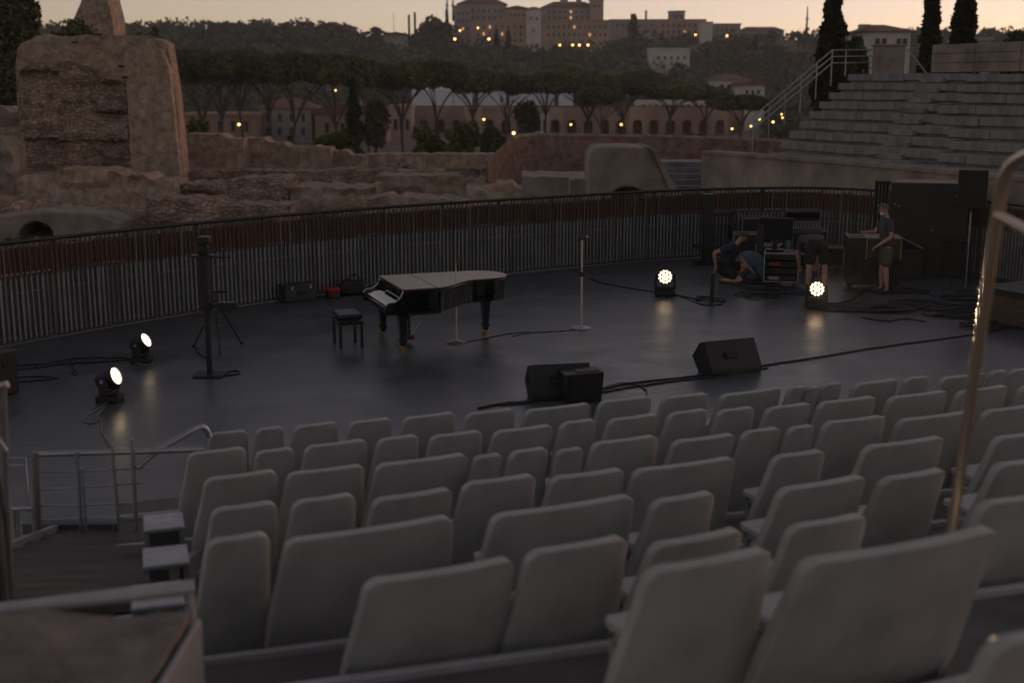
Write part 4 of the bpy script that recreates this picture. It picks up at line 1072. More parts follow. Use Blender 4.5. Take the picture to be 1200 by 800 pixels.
def mic_stand(px, py, label, h, mt, mic=True, r=.013, base=.13):
    c = on(px, py); root = empty('microphone_stand', c, 0, label, 'mic stand')
    m = MB(); m.lathe([(base*.6, 0), (base, .004), (base, .018), (base*.85, .03), (.03, .042), (.02, .06)], 24); m.build('round_base', MT['galv' if mic else 'alu'], root)
    m = MB(); m.tube([(0, 0, .04), (0, 0, h*.62)], r, 10).tube([(0, 0, h*.60), (0, 0, h)], r*.72, 10); m.build('tube', MT[mt], root)
    m = MB(); m.tube([(0, 0, h*.59), (0, 0, h*.645)], r*1.5, 10); m.build('clutch', MT['black'], root)
    if mic:
        m = MB(); m.tube([(-.06, .0, h + .0), (0.0, 0, h + .015)], .016, 8).tube([(0, 0, h-.04), (0, 0, h + .02)], .014, 8); m.build('clip', MT['black'], root)
        m = MB(); m.tube([(-.09, -.01, h-.012), (.06, 0, h + .035)], [.011, .017], 10); k = m.build('microphone', MT['black'], root)
        m = MB(); q = Matrix.Rotation(radians(72), 3, 'Y'); m.lathe([(.012, 0), (.026, .012), (.028, .03), (.022, .05), (.008, .058)], 12, (.055, 0, h + .033), q); m.build('grille', MT['alu'], k)
    else:
        m = MB(); m.tube([(0, 0, h-.1), (0, 0, h)], r*.9, 8); m.build('thread_tip', MT['brass'], root)
mic_stand(681, 385, 'tall chrome microphone stand with microphone at mid stage', 1.52, 'chrome', True, .022, .165)
mic_stand(535, 402, 'slim bare microphone stand in front of the piano', 1.31, 'chrome', False, .014, .15)

def moving_light(px, py, label, yaw, tilt, leds=True, s=1.0, rz=0.0, beam=1.5, cone=20):
    """base box, yoke and round head; lens faces local -y before yaw and tilt"""
    c = on(px, py); root = empty('stage_light', c, rz, label, 'stage light'); root.scale = (s, s, s)
    m = MB(); m.box((0, 0, .055), (.34, .26, .09)).box((0, 0, .108), (.26, .20, .02)); m.build('base', MT['black'], root, bevel=.012)
    m = MB()
    for x in (-.14, .14):
        for y in (-.1, .1): m.box((x, y, .006), (.05, .05, .012))
    m.build('rubber_foot', MT['cable'], root)
    y_ = empty('yoke_pivot', (0, 0, 0)) if False else None
    R = Matrix.Rotation(yaw, 3, 'Z')
    def T(m_):
        m_.v = [tuple(R @ Vector(v)) for v in m_.v]; return m_
    m = MB(); m.box((0, 0, .135), (.36, .12, .045))
    for x in (-.165, .165): m.prism([(-.06, .12), (-.075, .30), (-.04, .40), (.04, .40), (.075, .30), (.06, .12)], x-.022, x+.022, 'yz')
    T(m).build('yoke', MT['black'], root, bevel=.008)
    H = Vector((0, 0, .33)); Q = R @ Matrix.Rotation(tilt, 3, 'X') @ Matrix.Rotation(pi/2, 3, 'X')   # +z of the lathe becomes -y
    def O(v): return tuple(R @ H + Q @ Vector(v))
    def hd(m_): m_.v = [O(v) for v in m_.v]; return m_
    m = MB(); m.lathe([(.05, -.17), (.10, -.16), (.13, -.10), (.138, 0), (.14, .10), (.128, .12)], 22); hd(m); m.build('head', MT['black'], root)
    m = MB(); m.lathe([(.128, .10), (.142, .10), (.146, .135), (.136, .142), (.128, .142), (.124, .118)], 24); hd(m); m.build('lens_ring', MT['black'], root)
    if leds:
        spots = [(0, 0)] + [(.05*cos(a), .05*sin(a)) for a in np.linspace(0, 2*pi, 7)[:-1]] + [(.098*cos(a), .098*sin(a)) for a in np.linspace(.26, 2*pi+.26, 13)[:-1]]
        pl = MB(); pl.lathe([(.05, .104), (.125, .104), (.125, .112)], 20); hd(pl); plo = pl.build('led_board', MT['black'], root)
        for x, y in spots:
            m = MB(); m.lathe([(.017, .11), (.0195, .122), (.017, .132), (.008, .137)], 8, (x, y, 0)); hd(m); m.build('led_lens', MT['led'], plo)
    else:
        m = MB(); m.lathe([(.122, .11), (.118, .125), (.09, .14), (.05, .148), (.01, .151)], 24); hd(m); m.build('lens', MT['led'], root)
    la = bpy.data.lights.new('lamp_beam', 'SPOT'); la.energy = beam; la.spot_size = radians(cone); la.spot_blend = .4; la.color = (1, .72, .42); la.shadow_soft_size = .1
    lo = bpy.data.objects.new('lamp_beam', la); COL.objects.link(lo); lo.parent = root
    lo.location = O((0, 0, .19)); lo.rotation_euler = (Q @ Matrix.Rotation(pi, 3, 'X')).to_euler()
    m = MB(); m.box((.19, 0, .33), (.02, .05, .05)).box((-.19, 0, .33), (.02, .05, .05)); T(m).build('tilt_lock', MT['alu'], root)
    return root
moving_light(779, 346, 'round stage light shining toward the seats near the tall microphone stand', radians(-7), radians(-9), True, 1.12, beam=4)
moving_light(956, 361, 'round stage light shining in front of the bending worker', radians(-11.8), radians(-8.6), True, 1.1, beam=1600, cone=8)
moving_light(129, 470, 'stage light with tilted head and trailing cables near the stair railing', radians(78), radians(-22), False, .92)
moving_light(166, 424, 'stage light with tilted head on the floor near the fence', radians(78), radians(-30), False, .86)

def mast():
    c = on(246, 440); root = empty('lighting_mast', c, 0, 'tall black mast with a small head unit standing on a base plate', 'mast')
    m = MB(); m.box((0, 0, .015), (.42, .34, .03)); m.build('base_plate', MT['black'], root, bevel=.006)
    m = MB(); m.tube([(0, 0, .03), (0, 0, .98)], .043, 12); m.build('lower_tube', MT['black'], root)
    m = MB(); m.tube([(0, 0, .95), (0, 0, 1.70)], .078, 14); m.build('column', MT['black'], root)
    m = MB(); m.tube([(0, 0, .93), (0, 0, 1.0)], .06, 12).box((.1, 0, 1.02), (.2, .05, .05)); m.build('collar', MT['black'], root)
    m = MB(); m.box((.27, 0, 1.0), (.2, .12, .13)).box((.40, .0, 1.02), (.09, .08, .09)); m.build('control_box', MT['black'], root, bevel=.01)
    m = MB(); m.box((0, 0, 1.72), (.34, .14, .035)).tube([(-.2, 0, 1.72), (.36, .05, 1.69)], .012, 6); m.build('cross_bar', MT['black'], root)
    m = MB(); m.box((0, 0, 1.82), (.14, .14, .16)).box((.02, 0, 1.945), (.16, .2, .1)).box((0, -.12, 1.83), (.08, .08, .08)); m.build('head_unit', MT['black'], root, bevel=.012)
mast()
def tripod():
    c = on(256, 408); root = empty('tripod_stand', c, .3, 'low black tripod stand behind the lighting mast', 'tripod')
    m = MB(); m.tube([(0, 0, .35), (0, 0, .90)], .017, 8); m.build('centre_tube', MT['black'], root)
    for k in range(3):
        w = 2*pi*k/3 + .5; d = Vector((cos(w), sin(w), 0))
        m = MB(); m.tube([d*.03 + Vector((0, 0, .72)), d*.42 + Vector((0, 0, .03))], .013, 8).tube([Vector((0, 0, .42)), d*.24 + Vector((0, 0, .34))], .008, 6); g = m.build('leg', MT['black'], root)
        f = MB(); f.tube([d*.41 + Vector((0, 0, .045)), d*.445 + Vector((0, 0, .0))], .02, 8); f.build('rubber_foot', MT['cable'], g)
    m = MB(); m.tube([(0, 0, .69), (0, 0, .76)], .03, 10).box((.05, 0, .73), (.05, .02, .03)); m.build('collar', MT['black'], root)
    m = MB(); m.box((0, 0, .90), (.36, .03, .035)); m.build('head_bar', MT['black'], root)
tripod()
def wedge(px, py, label, rz, s=1.0):
    c = on(px, py); root = empty('stage_monitor', c, rz, label, 'speaker'); root.scale = (s, s, s)
    # local: long axis x, grille faces +y (towards the performers)
    P = [(-.24, 0), (.10, 0), (.28, .20), (.10, .42), (-.03, .46), (-.24, .12)]
    m = MB(); m.prism(P, -.42, .42, 'yz'); m.build('cabinet', MT['black'], root, bevel=.012)
    for x in (-.425, .425):
        m = MB(); m.box((x, .02, .24), (.012, .14, .05)); m.build('handle', MT['blackg'], root)
    m = MB(); m.box((0, .195, .315), (.78, .27, .012), 0, radians(-50.5)); m.build('grille', MT['blackg'], root)
    m = MB(); m.box((-.05, -.18, .27), (.2, .02, .1), 0, radians(-32)); m.build('connector_plate', MT['blackg'], root)
    return root
wedge(852, 434, 'black wedge monitor speaker standing alone by the stage cable', radians(24), 1.02)
wedge(655, 464, 'black wedge monitor speaker with a small box beside it', radians(12), .98)
def small_box():
    c = on(680, 468); root = empty('small_speaker_box', c, radians(14), 'small black box speaker standing against the wedge monitor', 'speaker')
    m = MB(); m.prism([(-.26, 0), (.24, 0), (.27, .34), (.27, .40), (-.26, .38)], -.17, .17, 'xz'); m.build('cabinet', MT['black'], root, bevel=.012)
    m = MB(); m.box((.02, -.178, .2), (.42, .012, .3)); m.build('grille', MT['blackg'], root)
    m = MB(); m.box((.08, 0, .398), (.3, .18, .012), 0, 0, -.04); m.build('top_plate', MT['wood'], root)
small_box()

# boxes along the fence
def flat_case(px, py, d, rz, label, name='equipment_case', mt='black', handle=True):
    c = on(px, py); root = empty(name, c, rz, label, 'case')
    m = MB(); m.box((0, 0, d[2]*.42), (d[0], d[1], d[2]*.80)); m.build('body', MT[mt], root, bevel=.012)
    m = MB(); m.box((0, 0, d[2]*.91), (d[0]*1.01, d[1]*1.01, d[2]*.17)); m.build('lid', MT[mt], root, bevel=.012)
    if handle:
        m = MB(); m.box((.0, -d[1]/2 - .012, d[2]*.5), (.16, .02, .05)); m.build('handle', MT['blackg'], root)
        m = MB()
        for x in (-.3, .3): m.box((x*d[0], -d[1]/2 - .008, d[2]*.82), (.05, .015, .07))
        m.build('latch', MT['alu'], root)
    return root
flat_case(346, 351, (.66, .52, .33), radians(38), 'low grey black case touching the fence', mt='greycase')
flat_case(371, 341, (.64, .52, .33), radians(38), 'second low case lined up behind the first along the fence', mt='greycase')
def red_case():
    c = on(390, 349); root = empty('red_bag', c, .2, 'small round black bag with red top and strap', 'bag')
    m = MB(); m.lathe([(.12, 0), (.145, .02), (.15, .12), (.14, .15)], 14); m.build('body', MT['black'], root)
    m = MB(); m.lathe([(.152, .145), (.158, .17), (.13, .20), (.05, .212), (.01, .214)], 16); m.build('top', MT['red'], root)
    m = MB(); m.box((.02, -.152, .09), (.035, .012, .17)); m.build('strap', MT['red'], root)
red_case()
def backpack():
    c = on(414, 345); root = empty('shoulder_bag', c, .2, 'soft black shoulder bag slumped by the fence left of the piano', 'bag')
    m = MB(); m.prism([(-.26, 0), (.26, 0), (.28, .16), (.20, .28), (-.18, .30), (-.28, .18)], -.16, .16, 'xz'); m.build('body', MT['leather'], root, bevel=.05)
    m = MB(); m.tube(spline([(-.15, -.1, .28), (.0, -.14, .42), (.2, -.1, .30)], 6), .015, 6); m.build('strap', MT['black'], root)
    m = MB(); m.box((0, -.175, .12), (.3, .03, .14)); m.build('pocket', MT['leather'], root, bevel=.012)
backpack()
flat_case(424, 337, (.5, .3, .42), radians(38), 'upright black case behind the shoulder bag')
def edge_speaker():
    c = on(-4, 462); root = empty('floor_speaker', c, radians(-20), 'upright black loudspeaker box beside the fence and the stairs', 'speaker')
    m = MB(); m.box((0, 0, .30), (.42, .42, .60)); m.build('cabinet', MT['black'], root, bevel=.02)
    m = MB(); m.box((0, -.215, .3), (.36, .012, .52)); m.build('grille', MT['blackg'], root)
    m = MB(); m.box((.215, 0, .42), (.012, .14, .06)); m.build('handle', MT['blackg'], root)
edge_speaker()

# ---------------- crew corner
def tower_frame():
    c = on(828, 309); root = empty('equipment_tower', c, 0, 'tall black upright with a side arm beside the crouching worker', 'stand')
    m = MB(); m.box((0, 0, .82), (.23, .2, 1.60)); m.build('column', MT['black'], root, bevel=.015)
    m = MB(); m.box((.34, 0, 1.14), (.5, .08, .08)); m.build('arm', MT['black'], root, bevel=.01)
    m = MB(); m.box((.56, 0, .86), (.09, .09, .62)).box((.58, 0, 1.2), (.14, .1, .12)); m.build('hanging_post', MT['black'], root, bevel=.01)
    m = MB(); m.box((-.02, 0, .42), (.58, .3, .06)); m.build('shelf', MT['black'], root, bevel=.01)
    m = MB(); m.box((0, 0, .02), (.6, .5, .04)); m.build('base_plate', MT['black'], root, bevel=.01)
tower_frame()
def road_case(px, py, d, rz, label, wheels=True, open_front=False, shelves=0, name='road_case'):
    c = on(px, py); root = empty(name, c, rz, label, 'case'); z0 = .13 if wheels else .0
    w, dp, h = d
    if open_front:
        t = .03; m = MB(); m.box((0, dp/2-t/2, z0+h/2), (w, t, h)).box((-w/2+t/2, 0, z0+h/2), (t, dp, h)).box((w/2-t/2, 0, z0+h/2), (t, dp, h)).box((0, 0, z0+t/2), (w, dp, t)).box((0, 0, z0+h-t/2), (w, dp, t)); m.build('shell', MT['black'], root, bevel=.004)
        for k in range(shelves):
            z = z0 + h*(k+.5)/shelves
            m = MB(); m.box((0, -.04, z), (w-.08, dp*.85, h/shelves*.78)); u = m.build('rack_unit', MT['blackg' if k % 3 else 'black'], root, bevel=.006)
            b = MB(); b.box((-w*.2, -.04-dp*.43, z), (w*.3, .012, h/shelves*.4)); b.build('front_panel', MT['screen' if k % 2 else 'red' if (px == 915 and k == 2) else 'alu'], u)
    else:
        m = MB(); m.box((0, 0, z0+h/2), (w, dp, h)); m.build('shell', MT['black'], root, bevel=.01)
    e = MB(); t = .022
    for x in (-1, 1):
        for y in (-1, 1):
            e.box((x*w/2, y*dp/2, z0+h/2), (t, t, h + t))
        for z in (z0, z0+h): e.box((x*w/2, 0, z), (t*.96, dp, t*.96))
    for y in (-1, 1):
        for z in (z0, z0+h): e.box((0, y*dp/2, z), (w, t*.92, t*.92))
    e.build('edge_trim', MT['alu'], root)
    if wheels:
        for x in (-1, 1):
            for y in (-1, 1):
                m = MB(); m.tube([(x*(w/2-.08)-.02, y*(dp/2-.08), .05), (x*(w/2-.08)+.02, y*(dp/2-.08), .05)], .05, 12).box((x*(w/2-.08), y*(dp/2-.08), .10), (.06, .06, .05)); m.build('caster', MT['black'], root)
    return root
road_case(873, 313, (.55, .5, .78), radians(-8), 'black road case with pale lid edge behind the crouching worker', False)
road_case(915, 335, (.68, .6, .58), radians(-14), 'open rack case with aluminium edges and units inside', True, True, 4, 'rack_case')
road_case(900, 320, (.5, .45, .5), radians(-20), 'squat black trunk tucked behind the open rack case', True)
road_case(948, 312, (.6, .5, .7), radians(8), 'black road case behind the bending worker', True)
road_case(972, 318, (.5, .45, .42), radians(-4), 'low wheeled case between the bending worker and the trolley', True)
road_case(884, 304, (.7, .5, 1.0), radians(-3), 'tall black case against the fence behind the monitor', False)
def monitor():
    b = on(913, 335); c = Vector((b.x - .1, b.y + .12, .73)); root = empty('flat_monitor', c, radians(-8), 'large black flat monitor standing on the rack case', 'monitor')
    m = MB(); m.box((0, 0, .44), (.70, .05, .46), 0, .06); m.build('housing', MT['black'], root, bevel=.012)
    m = MB(); m.box((0, -.034, .44), (.64, .012, .40), 0, .06); m.build('screen', MT['screen'], root)
    m = MB(); m.box((0, .03, .12), (.1, .05, .24)).box((0, 0, .012), (.36, .26, .024)); m.build('foot', MT['black'], root, bevel=.006)
    m = MB(); m.box((-.30, -.10, .26), (.14, .1, .52)); m.build('side_speaker', MT['black'], root, bevel=.01)
monitor()
def desk_rack():
    c = on(940, 322); root = empty('mixing_desk', c, radians(-6), 'slanted black mixing desk on a metal frame behind the rack case', 'mixer')
    m = MB(); m.prism([(-.32, .88), (-.32, .96), (.36, 1.22), (.36, .88)], -.36, .36, 'yz'); m.build('console', MT['black'], root, bevel=.012)
    m = MB(); m.box((0, .38, 1.25), (.74, .05, .22), 0, .5); m.build('meter_bridge', MT['screen'], root, bevel=.01)
    f = MB()
    for k in range(12): f.box((-.31 + k*.056, -.03, 1.095), (.012, .40, .014), 0, .365)
    f.build('fader_row', MT['alu'], root)
    for x in (-.32, .32):
        m = MB(); m.box((x, -.2, .44), (.04, .04, .88)).box((x, .25, .44), (.04, .04, .88)).box((x, .02, .1), (.04, .5, .04)); m.build('leg', MT['alu'], root)
    m = MB(); m.box((0, .02, .45), (.62, .4, .03)); m.build('shelf', MT['black'], root)
desk_rack()
def blue_fan():
    c = on(878, 327); root = empty('cable_drum', c, radians(15), 'pale blue round cable drum beside the crouching worker', 'drum')
    Q = Matrix.Rotation(pi/2, 3, 'X')
    m = MB()
    for y in (-.11, .11): m.lathe([(.05, -.012), (.29, -.012), (.30, 0), (.29, .012), (.05, .012)], 26, (0, y, .30), Q)
    m.build('flange', MT['blue'], root)
    m = MB(); m.lathe([(.16, -.1), (.165, 0), (.16, .1)], 20, (0, 0, .30), Q); m.build('wound_cable', MT['cable'], root)
    m = MB(); m.tube([(-.2, -.15, .03), (-.2, .15, .03)], .015, 8).tube([(.2, -.15, .03), (.2, .15, .03)], .015, 8).tube([(-.2, -.14, .03), (0, -.14, .3), (.2, -.14, .03)], .014, 8); m.build('stand', MT['black'], root)
blue_fan()
def short_post():
    c = on(831, 356); root = empty('short_post', c, 0, 'short thick black post on a round base with coiled cable', 'stand')
    m = MB(); m.lathe([(.14, 0), (.22, .006), (.22, .022), (.08, .04), (.05, .05)], 22); m.build('round_base', MT['black'], root)
    m = MB(); m.tube([(.05, 0, .04), (.05, 0, .56)], .042, 12).tube([(.05, 0, .56), (.05, 0, .60)], [.05, .046], 12); m.build('tube', MT['black'], root)
short_post()
# case stack with an open top box
def case_stack():
    c = on(1020, 338); root = empty('trolley_case', c, radians(-10), 'tall wheeled equipment trolley with drawers and pale edged top box', 'case')
    w, dp = 1.02, .72
    m = MB(); m.box((0, 0, .60), (w, dp, .94)); m.build('body', MT['black'], root, bevel=.012)
    for k in range(5):
        m = MB(); m.box((.12, -dp/2 - .012, .22 + k*.105), (.70, .025, .09)); d = m.build('drawer', MT['blackg'], root, bevel=.006)
        h = MB(); h.box((.12, -dp/2 - .03, .235 + k*.105), (.2, .02, .018)); h.build('handle', MT['black'], d)
    m = MB(); m.box((-.42, -dp/2 - .05, .75), (.2, .12, .3)).box((-.4, -dp/2-.04, .42), (.24, .1, .16)).tube([(-.5, -.45, .9), (-.35, -.5, .6), (-.45, -.44, .3)], .02, 6); m.build('patch_panel', MT['blackg'], root)
    m = MB(); m.box((.16, -.0, 1.075), (w*.70, dp, .012)); m.build('tabletop', MT['paleply'], root)
    m = MB()
    for x in (-.16, .50): m.box((x, -dp/2-.02, .86), (.03, .03, .42))
    m.box((.17, -dp/2-.02, 1.07), (.69, .03, .03)).box((-.34, 0, 1.08), (.36, .03, .03)).box((-.51, 0, 1.08), (.03, dp, .03)); m.build('edge_trim', MT['paleply'], root)
    m = MB(); m.box((.18, -dp/2-.012, .86), (.60, .02, .36)); m.build('front_door', MT['wood'], root)
    for x in (-.42, .42):
        for y in (-.27, .27):
            m = MB(); m.tube([(x-.025, y, .06), (x+.025, y, .06)], .06, 12).box((x, y, .115), (.07, .07, .05)); m.build('caster', MT['black'], root)
case_stack()
def tilted_case():
    c = on(1060, 326); root = empty('low_case', c, radians(-6), 'low black case with a raised lid behind the standing worker', 'case')
    m = MB(); m.box((0, 0, .33), (.62, .5, .66)); m.build('body', MT['black'], root, bevel=.012)
    m = MB(); m.box((0, .0, .80), (.6, .5, .03), 0, 0, radians(28)); m.build('lid', MT['black'], root, bevel=.008)
    m = MB(); m.tube([(-.28, -.25, .96), (.30, -.25, .67)], .012, 6); m.build('lid_edge', MT['alu'], root)
tilted_case()
def big_cabinet():
    c = on(1083, 322); root = empty('black_cabinet', c, radians(-17), 'huge black cabinet with dusty top behind the standing worker', 'cabinet')
    m = MB(); m.box((0, .3, 1.0), (1.62, 1.0, 2.0)); m.build('body', MT['black'], root, bevel=.015)
    m = MB(); m.box((.05, .3, 2.008), (1.5, .95, .012)); m.build('top_board', MT['paleply'], root)  # pale sheet: dust and the light on the top, both put into its colour
    m = MB(); m.box((-.98, .55, 1.0), (.30, .06, 2.0)).box((-.98, .5, 1.97), (.34, .4, .05)).box((-1.13, .5, 1.0), (.04, .4, 2.0)); m.build('side_frame', MT['black'], root)
    for k in range(4):
        m = MB(); m.box((-1.06 + k*.07, .34, 1.0), (.025, .03, 1.86)); m.build('upright_bar', MT['slat2'], root)
    for z in (.6, 1.3):
        m = MB(); m.box((.45, -.205, z + .2), (.2, .03, .1)); m.build('recessed_handle', MT['blackg'], root)
    m = MB()
    for x, z in ((-.7, 1.55), (-.62, 1.5), (.1, 1.0), (.55, 1.75)): m.box((x, -.206, z), (.035, .015, .035))
    m.build('latch', MT['alu'], root)
big_cabinet()
def pole_speaker():
    c = on(1131, 342); root = empty('speaker_stand', c, 0, 'slim speaker pole on a flat base beside the black cabinet', 'stand')
    m = MB(); m.tube([(0, 0, .02), (0, 0, 1.12)], .016, 10).tube([(0, 0, .95), (0, 0, 1.72)], .024, 10); m.build('pole', MT['alu'], root)
    m = MB(); m.lathe([(.12, 0), (.2, .006), (.2, .02), (.05, .04), (.03, .07)], 20); m.build('round_base', MT['black'], root)
    s = empty('pole_loudspeaker', (c.x, c.y, 1.70), radians(-22), 'black loudspeaker cabinet held up on the slim speaker pole', 'speaker')
    m = MB(); m.prism([(-.28, -.22), (.28, -.22), (.20, .24), (-.20, .24)], 0, .74, 'xy'); m.build('cabinet', MT['black'], s, bevel=.015)
    m = MB(); m.box((0, -.226, .37), (.50, .012, .66)); m.build('grille', MT['blackg'], s)
    m = MB(); m.tube([(0, 0, -.10), (0, 0, .02)], .035, 10); m.build('pole_socket', MT['black'], s)
    m = MB(); m.box((-.265, .02, .36), (.03, .14, .09), .2); m.build('handle', MT['blackg'], s)
pole_speaker()
def bar_stool():
    c = on(1120, 330); root = empty('bar_stool', c, .2, 'thin legged black stool behind the speaker pole', 'stool')
    m = MB(); m.box((0, 0, .87), (.46, .4, .04)); m.build('seat', MT['black'], root, bevel=.015)
    for x in (-1, 1):
        for y in (-1, 1):
            m = MB(); m.tube([(x*.19, y*.16, .86), (x*.24, y*.2, 0)], .013, 8); m.build('leg', MT['black'], root)
    m = MB(); m.tube([(-.21, -.18, .45), (.21, -.18, .45), (.21, .18, .45), (-.21, .18, .45), (-.21, -.18, .45)], .009, 6); m.build('foot_ring', MT['black'], root)
bar_stool()
def side_riser():
    c = on(1246, 386); root = empty('side_riser', c, radians(-62), 'black riser box with varnished wooden side near the front handrail', 'riser')
    m = MB(); m.box((0, 0, .29), (2.6, 1.2, .58)); m.build('frame', MT['black'], root, bevel=.01)
    m = MB(); m.box((0, -.612, .27), (2.5, .02, .46)); m.build('side_board', MT['wood'], root)
    m = MB(); m.box((0, 0, .60), (2.66, 1.24, .03)); m.build('deck', MT['black'], root)
    m = MB()
    for x in (-1.2, -.3, .6): m.tube([(x, .5, .6), (x, .5, 1.25)], .012, 6)
    m.tube([(-1.25, .5, 1.25), (1.2, .5, 1.25)], .014, 6); m.build('guard_rail', MT['pole'], root)
side_riser()

# ---------------- cables
def cable(label, pix, r=.012, mt='cable', wob=.03, seed=0, z=None):
    g = random.Random(seed); pts = [on(x, y, r) if not isinstance(x, Vector) else x for x, y in pix]
    sp = spline(pts, 7)
    for p in sp[1:-1]:
        p.x += g.uniform(-wob, wob)*.5; p.y += g.uniform(-wob, wob)
    c = sp[0].copy(); c.z = 0
    m = MB(); m.tube([p - c for p in sp], r, 6); o = m.build('cable', MT[mt]); o.location = c; tag(o, label, 'cable', 'cables on the stage floor'); return o
def coil(label, px, py, rx, ry, turns, r=.012, mt='cable', seed=0):
    g = random.Random(seed); c = on(px, py); pts = []; w0 = g.uniform(0, 6)
    n = int(turns*10); ox = oy = 0
    for i in range(n):
        w = w0 + 2*pi*i/10; k = g.uniform(.75, 1.15); ox += g.gauss(0, .03); oy += g.gauss(0, .03)
        pts.append(Vector((ox + cos(w)*rx*k, oy + sin(w)*ry*k, r + .010*(i/10 % 3) + g.uniform(0, .012))))
    m = MB(); m.tube(spline(pts, 4), r, 6); o = m.build('cable_coil', MT[mt]); o.location = c; tag(o, label, 'cable', 'cables on the stage floor'); return o
cable('long pair of black cables running past both wedge monitors', [(560,478),(590,472),(625,469),(700,456),(735,449),(790,443),(840,437),(900,427),(960,418),(1040,405),(1110,396),(1160,388),(1230,372)], .014, wob=.015, seed=1)
cable('second black cable lying alongside the long front cable', [(585,474),(620,471),(704,459),(740,453),(800,445),(850,440),(900,430)], .012, wob=.02, seed=2)
cable('black cable loop curling toward the seats by the wedge monitor', [(700,457),(725,449),(745,450),(757,457),(757,464)], .011, wob=.01, seed=3)
cable('thin dark cable from the fence to the mid stage light', [(692,326),(705,331),(730,336),(762,341),(778,343)], .012, wob=.02, seed=4)
cable('cable between the mid stage light and the short post', [(780,344),(800,347),(815,350),(830,353),(850,353)], .013, wob=.03, seed=5)
cable('second cable from the mid stage light to the short post', [(785,342),(805,350),(822,356),(845,357),(846,353)], .011, wob=.03, seed=6)
cable('cable trailing from the tilted light toward the stairs', [(128,468),(121,478),(113,486),(118,492),(119,505),(128,522)], .010, 'cableg', .02, 7)
cable('grey looped cable under the tilted light by the railing', [(127,470),(110,482),(98,489),(101,495),(112,494),(118,482),(125,472)], .010, 'cableg', .02, 8)
cable('thin cable beside the tilted light loop', [(124,470),(112,476),(104,484),(98,492)], .008, 'cableg', .01, 9)
cable('black cable from the left speaker to the fence light', [(15,433),(45,430),(75,426),(110,424),(140,422),(160,420)], .013, wob=.03, seed=10)
cable('second black cable along the fence light cable', [(15,428),(50,426),(85,420),(125,419),(150,419)], .011, wob=.03, seed=11)
cable('short loop of cable by the left speaker', [(16,442),(45,441),(68,443),(40,446),(17,448)], .010, wob=.02, seed=12)
cable('pale wire loop under the fence light', [(160,416),(150,412),(156,422),(168,427),(180,426),(178,420)], .010, 'cableg', .01, 13)
cable('small curled cable end on the floor by the left speaker', [(82,421),(86,432),(90,436),(88,439),(85,436)], .008, wob=.01, seed=14)
cable('cable around the base of the lighting mast', [(246,440),(258,438),(275,434),(281,437),(270,439),(250,441)], .011, wob=.01, seed=15)
cable('cable between the tripod and the lighting mast', [(228,406),(234,415),(242,420),(250,437)], .009, wob=.01, seed=16)
cable('faint cable by the rod fence behind the tripod', [(268,352),(290,348),(310,345)], .008, wob=.01, seed=17)
cable('cable from the slim stand toward the piano tail', [(535,402),(560,398),(590,392),(620,388)], .007, wob=.02, seed=18)
cable('cable from the tall microphone stand base', [(681,386),(650,388),(620,390),(600,394)], .007, wob=.02, seed=19)
cable('blue black cable from the trolley to the rear floor', [(985,300),(975,306),(965,312),(958,320),(950,330)], .012, 'cableb', .03, 20)
cable('black cable sweeping from the lit stage light to the trolley', [(958,360),(980,355),(1000,350),(1010,342),(1018,336)], .013, wob=.03, seed=21)
cable('long black cable crossing toward the wooden riser', [(1000,364),(1040,366),(1090,362),(1130,374),(1180,378)], .012, wob=.04, seed=22)
cable('cable reaching from the standing worker to the cabinet', [(1050,330),(1062,338),(1075,341),(1100,347),(1125,344)], .012, wob=.04, seed=23)
cable('loose cable end in front of the coil pile', [(1010,372),(1040,376),(1060,373),(1085,377)], .012, wob=.02, seed=24)
CO = [(905,343,.42,.22,4,'cable coil at the wheels of the rack case'),(880,347,.30,.16,3,'flat cable coil left of the rack case'),(935,342,.35,.2,4,'tangled cable under the bending worker'),
 (990,362,.45,.22,4,'flat cable coil right of the lit stage light'),(1020,364,.55,.24,5,'large tangled cable coil before the trolley'),(1050,362,.5,.22,5,'cable coil in front of the standing worker'),
 (1078,356,.45,.2,4,'cable coil right of the standing worker'),(1068,343,.32,.16,3,'cable loops on the floor behind the standing worker'),(1098,362,.2,.1,4,'small neat round cable coil on the floor'),
 (1130,350,.38,.24,6,'cable heap around the speaker pole base'),(1120,362,.5,.2,4,'loose cable loops in front of the speaker pole'),(1150,372,.55,.2,4,'cable loops beside the wooden riser'),
 (1172,382,.6,.18,3,'outermost cable loops by the front handrail'),(828,352,.17,.14,3,'small cable coil hanging on the short post base'),(897,330,.3,.2,5,'cable bundle under the rack case side')]
for k, (px, py, rx, ry, t, lb) in enumerate(CO):
    coil(lb, px, py, rx*1.15, ry*1.3, t, .016, 'cableb' if k % 4 == 2 else 'cable', 50 + k)

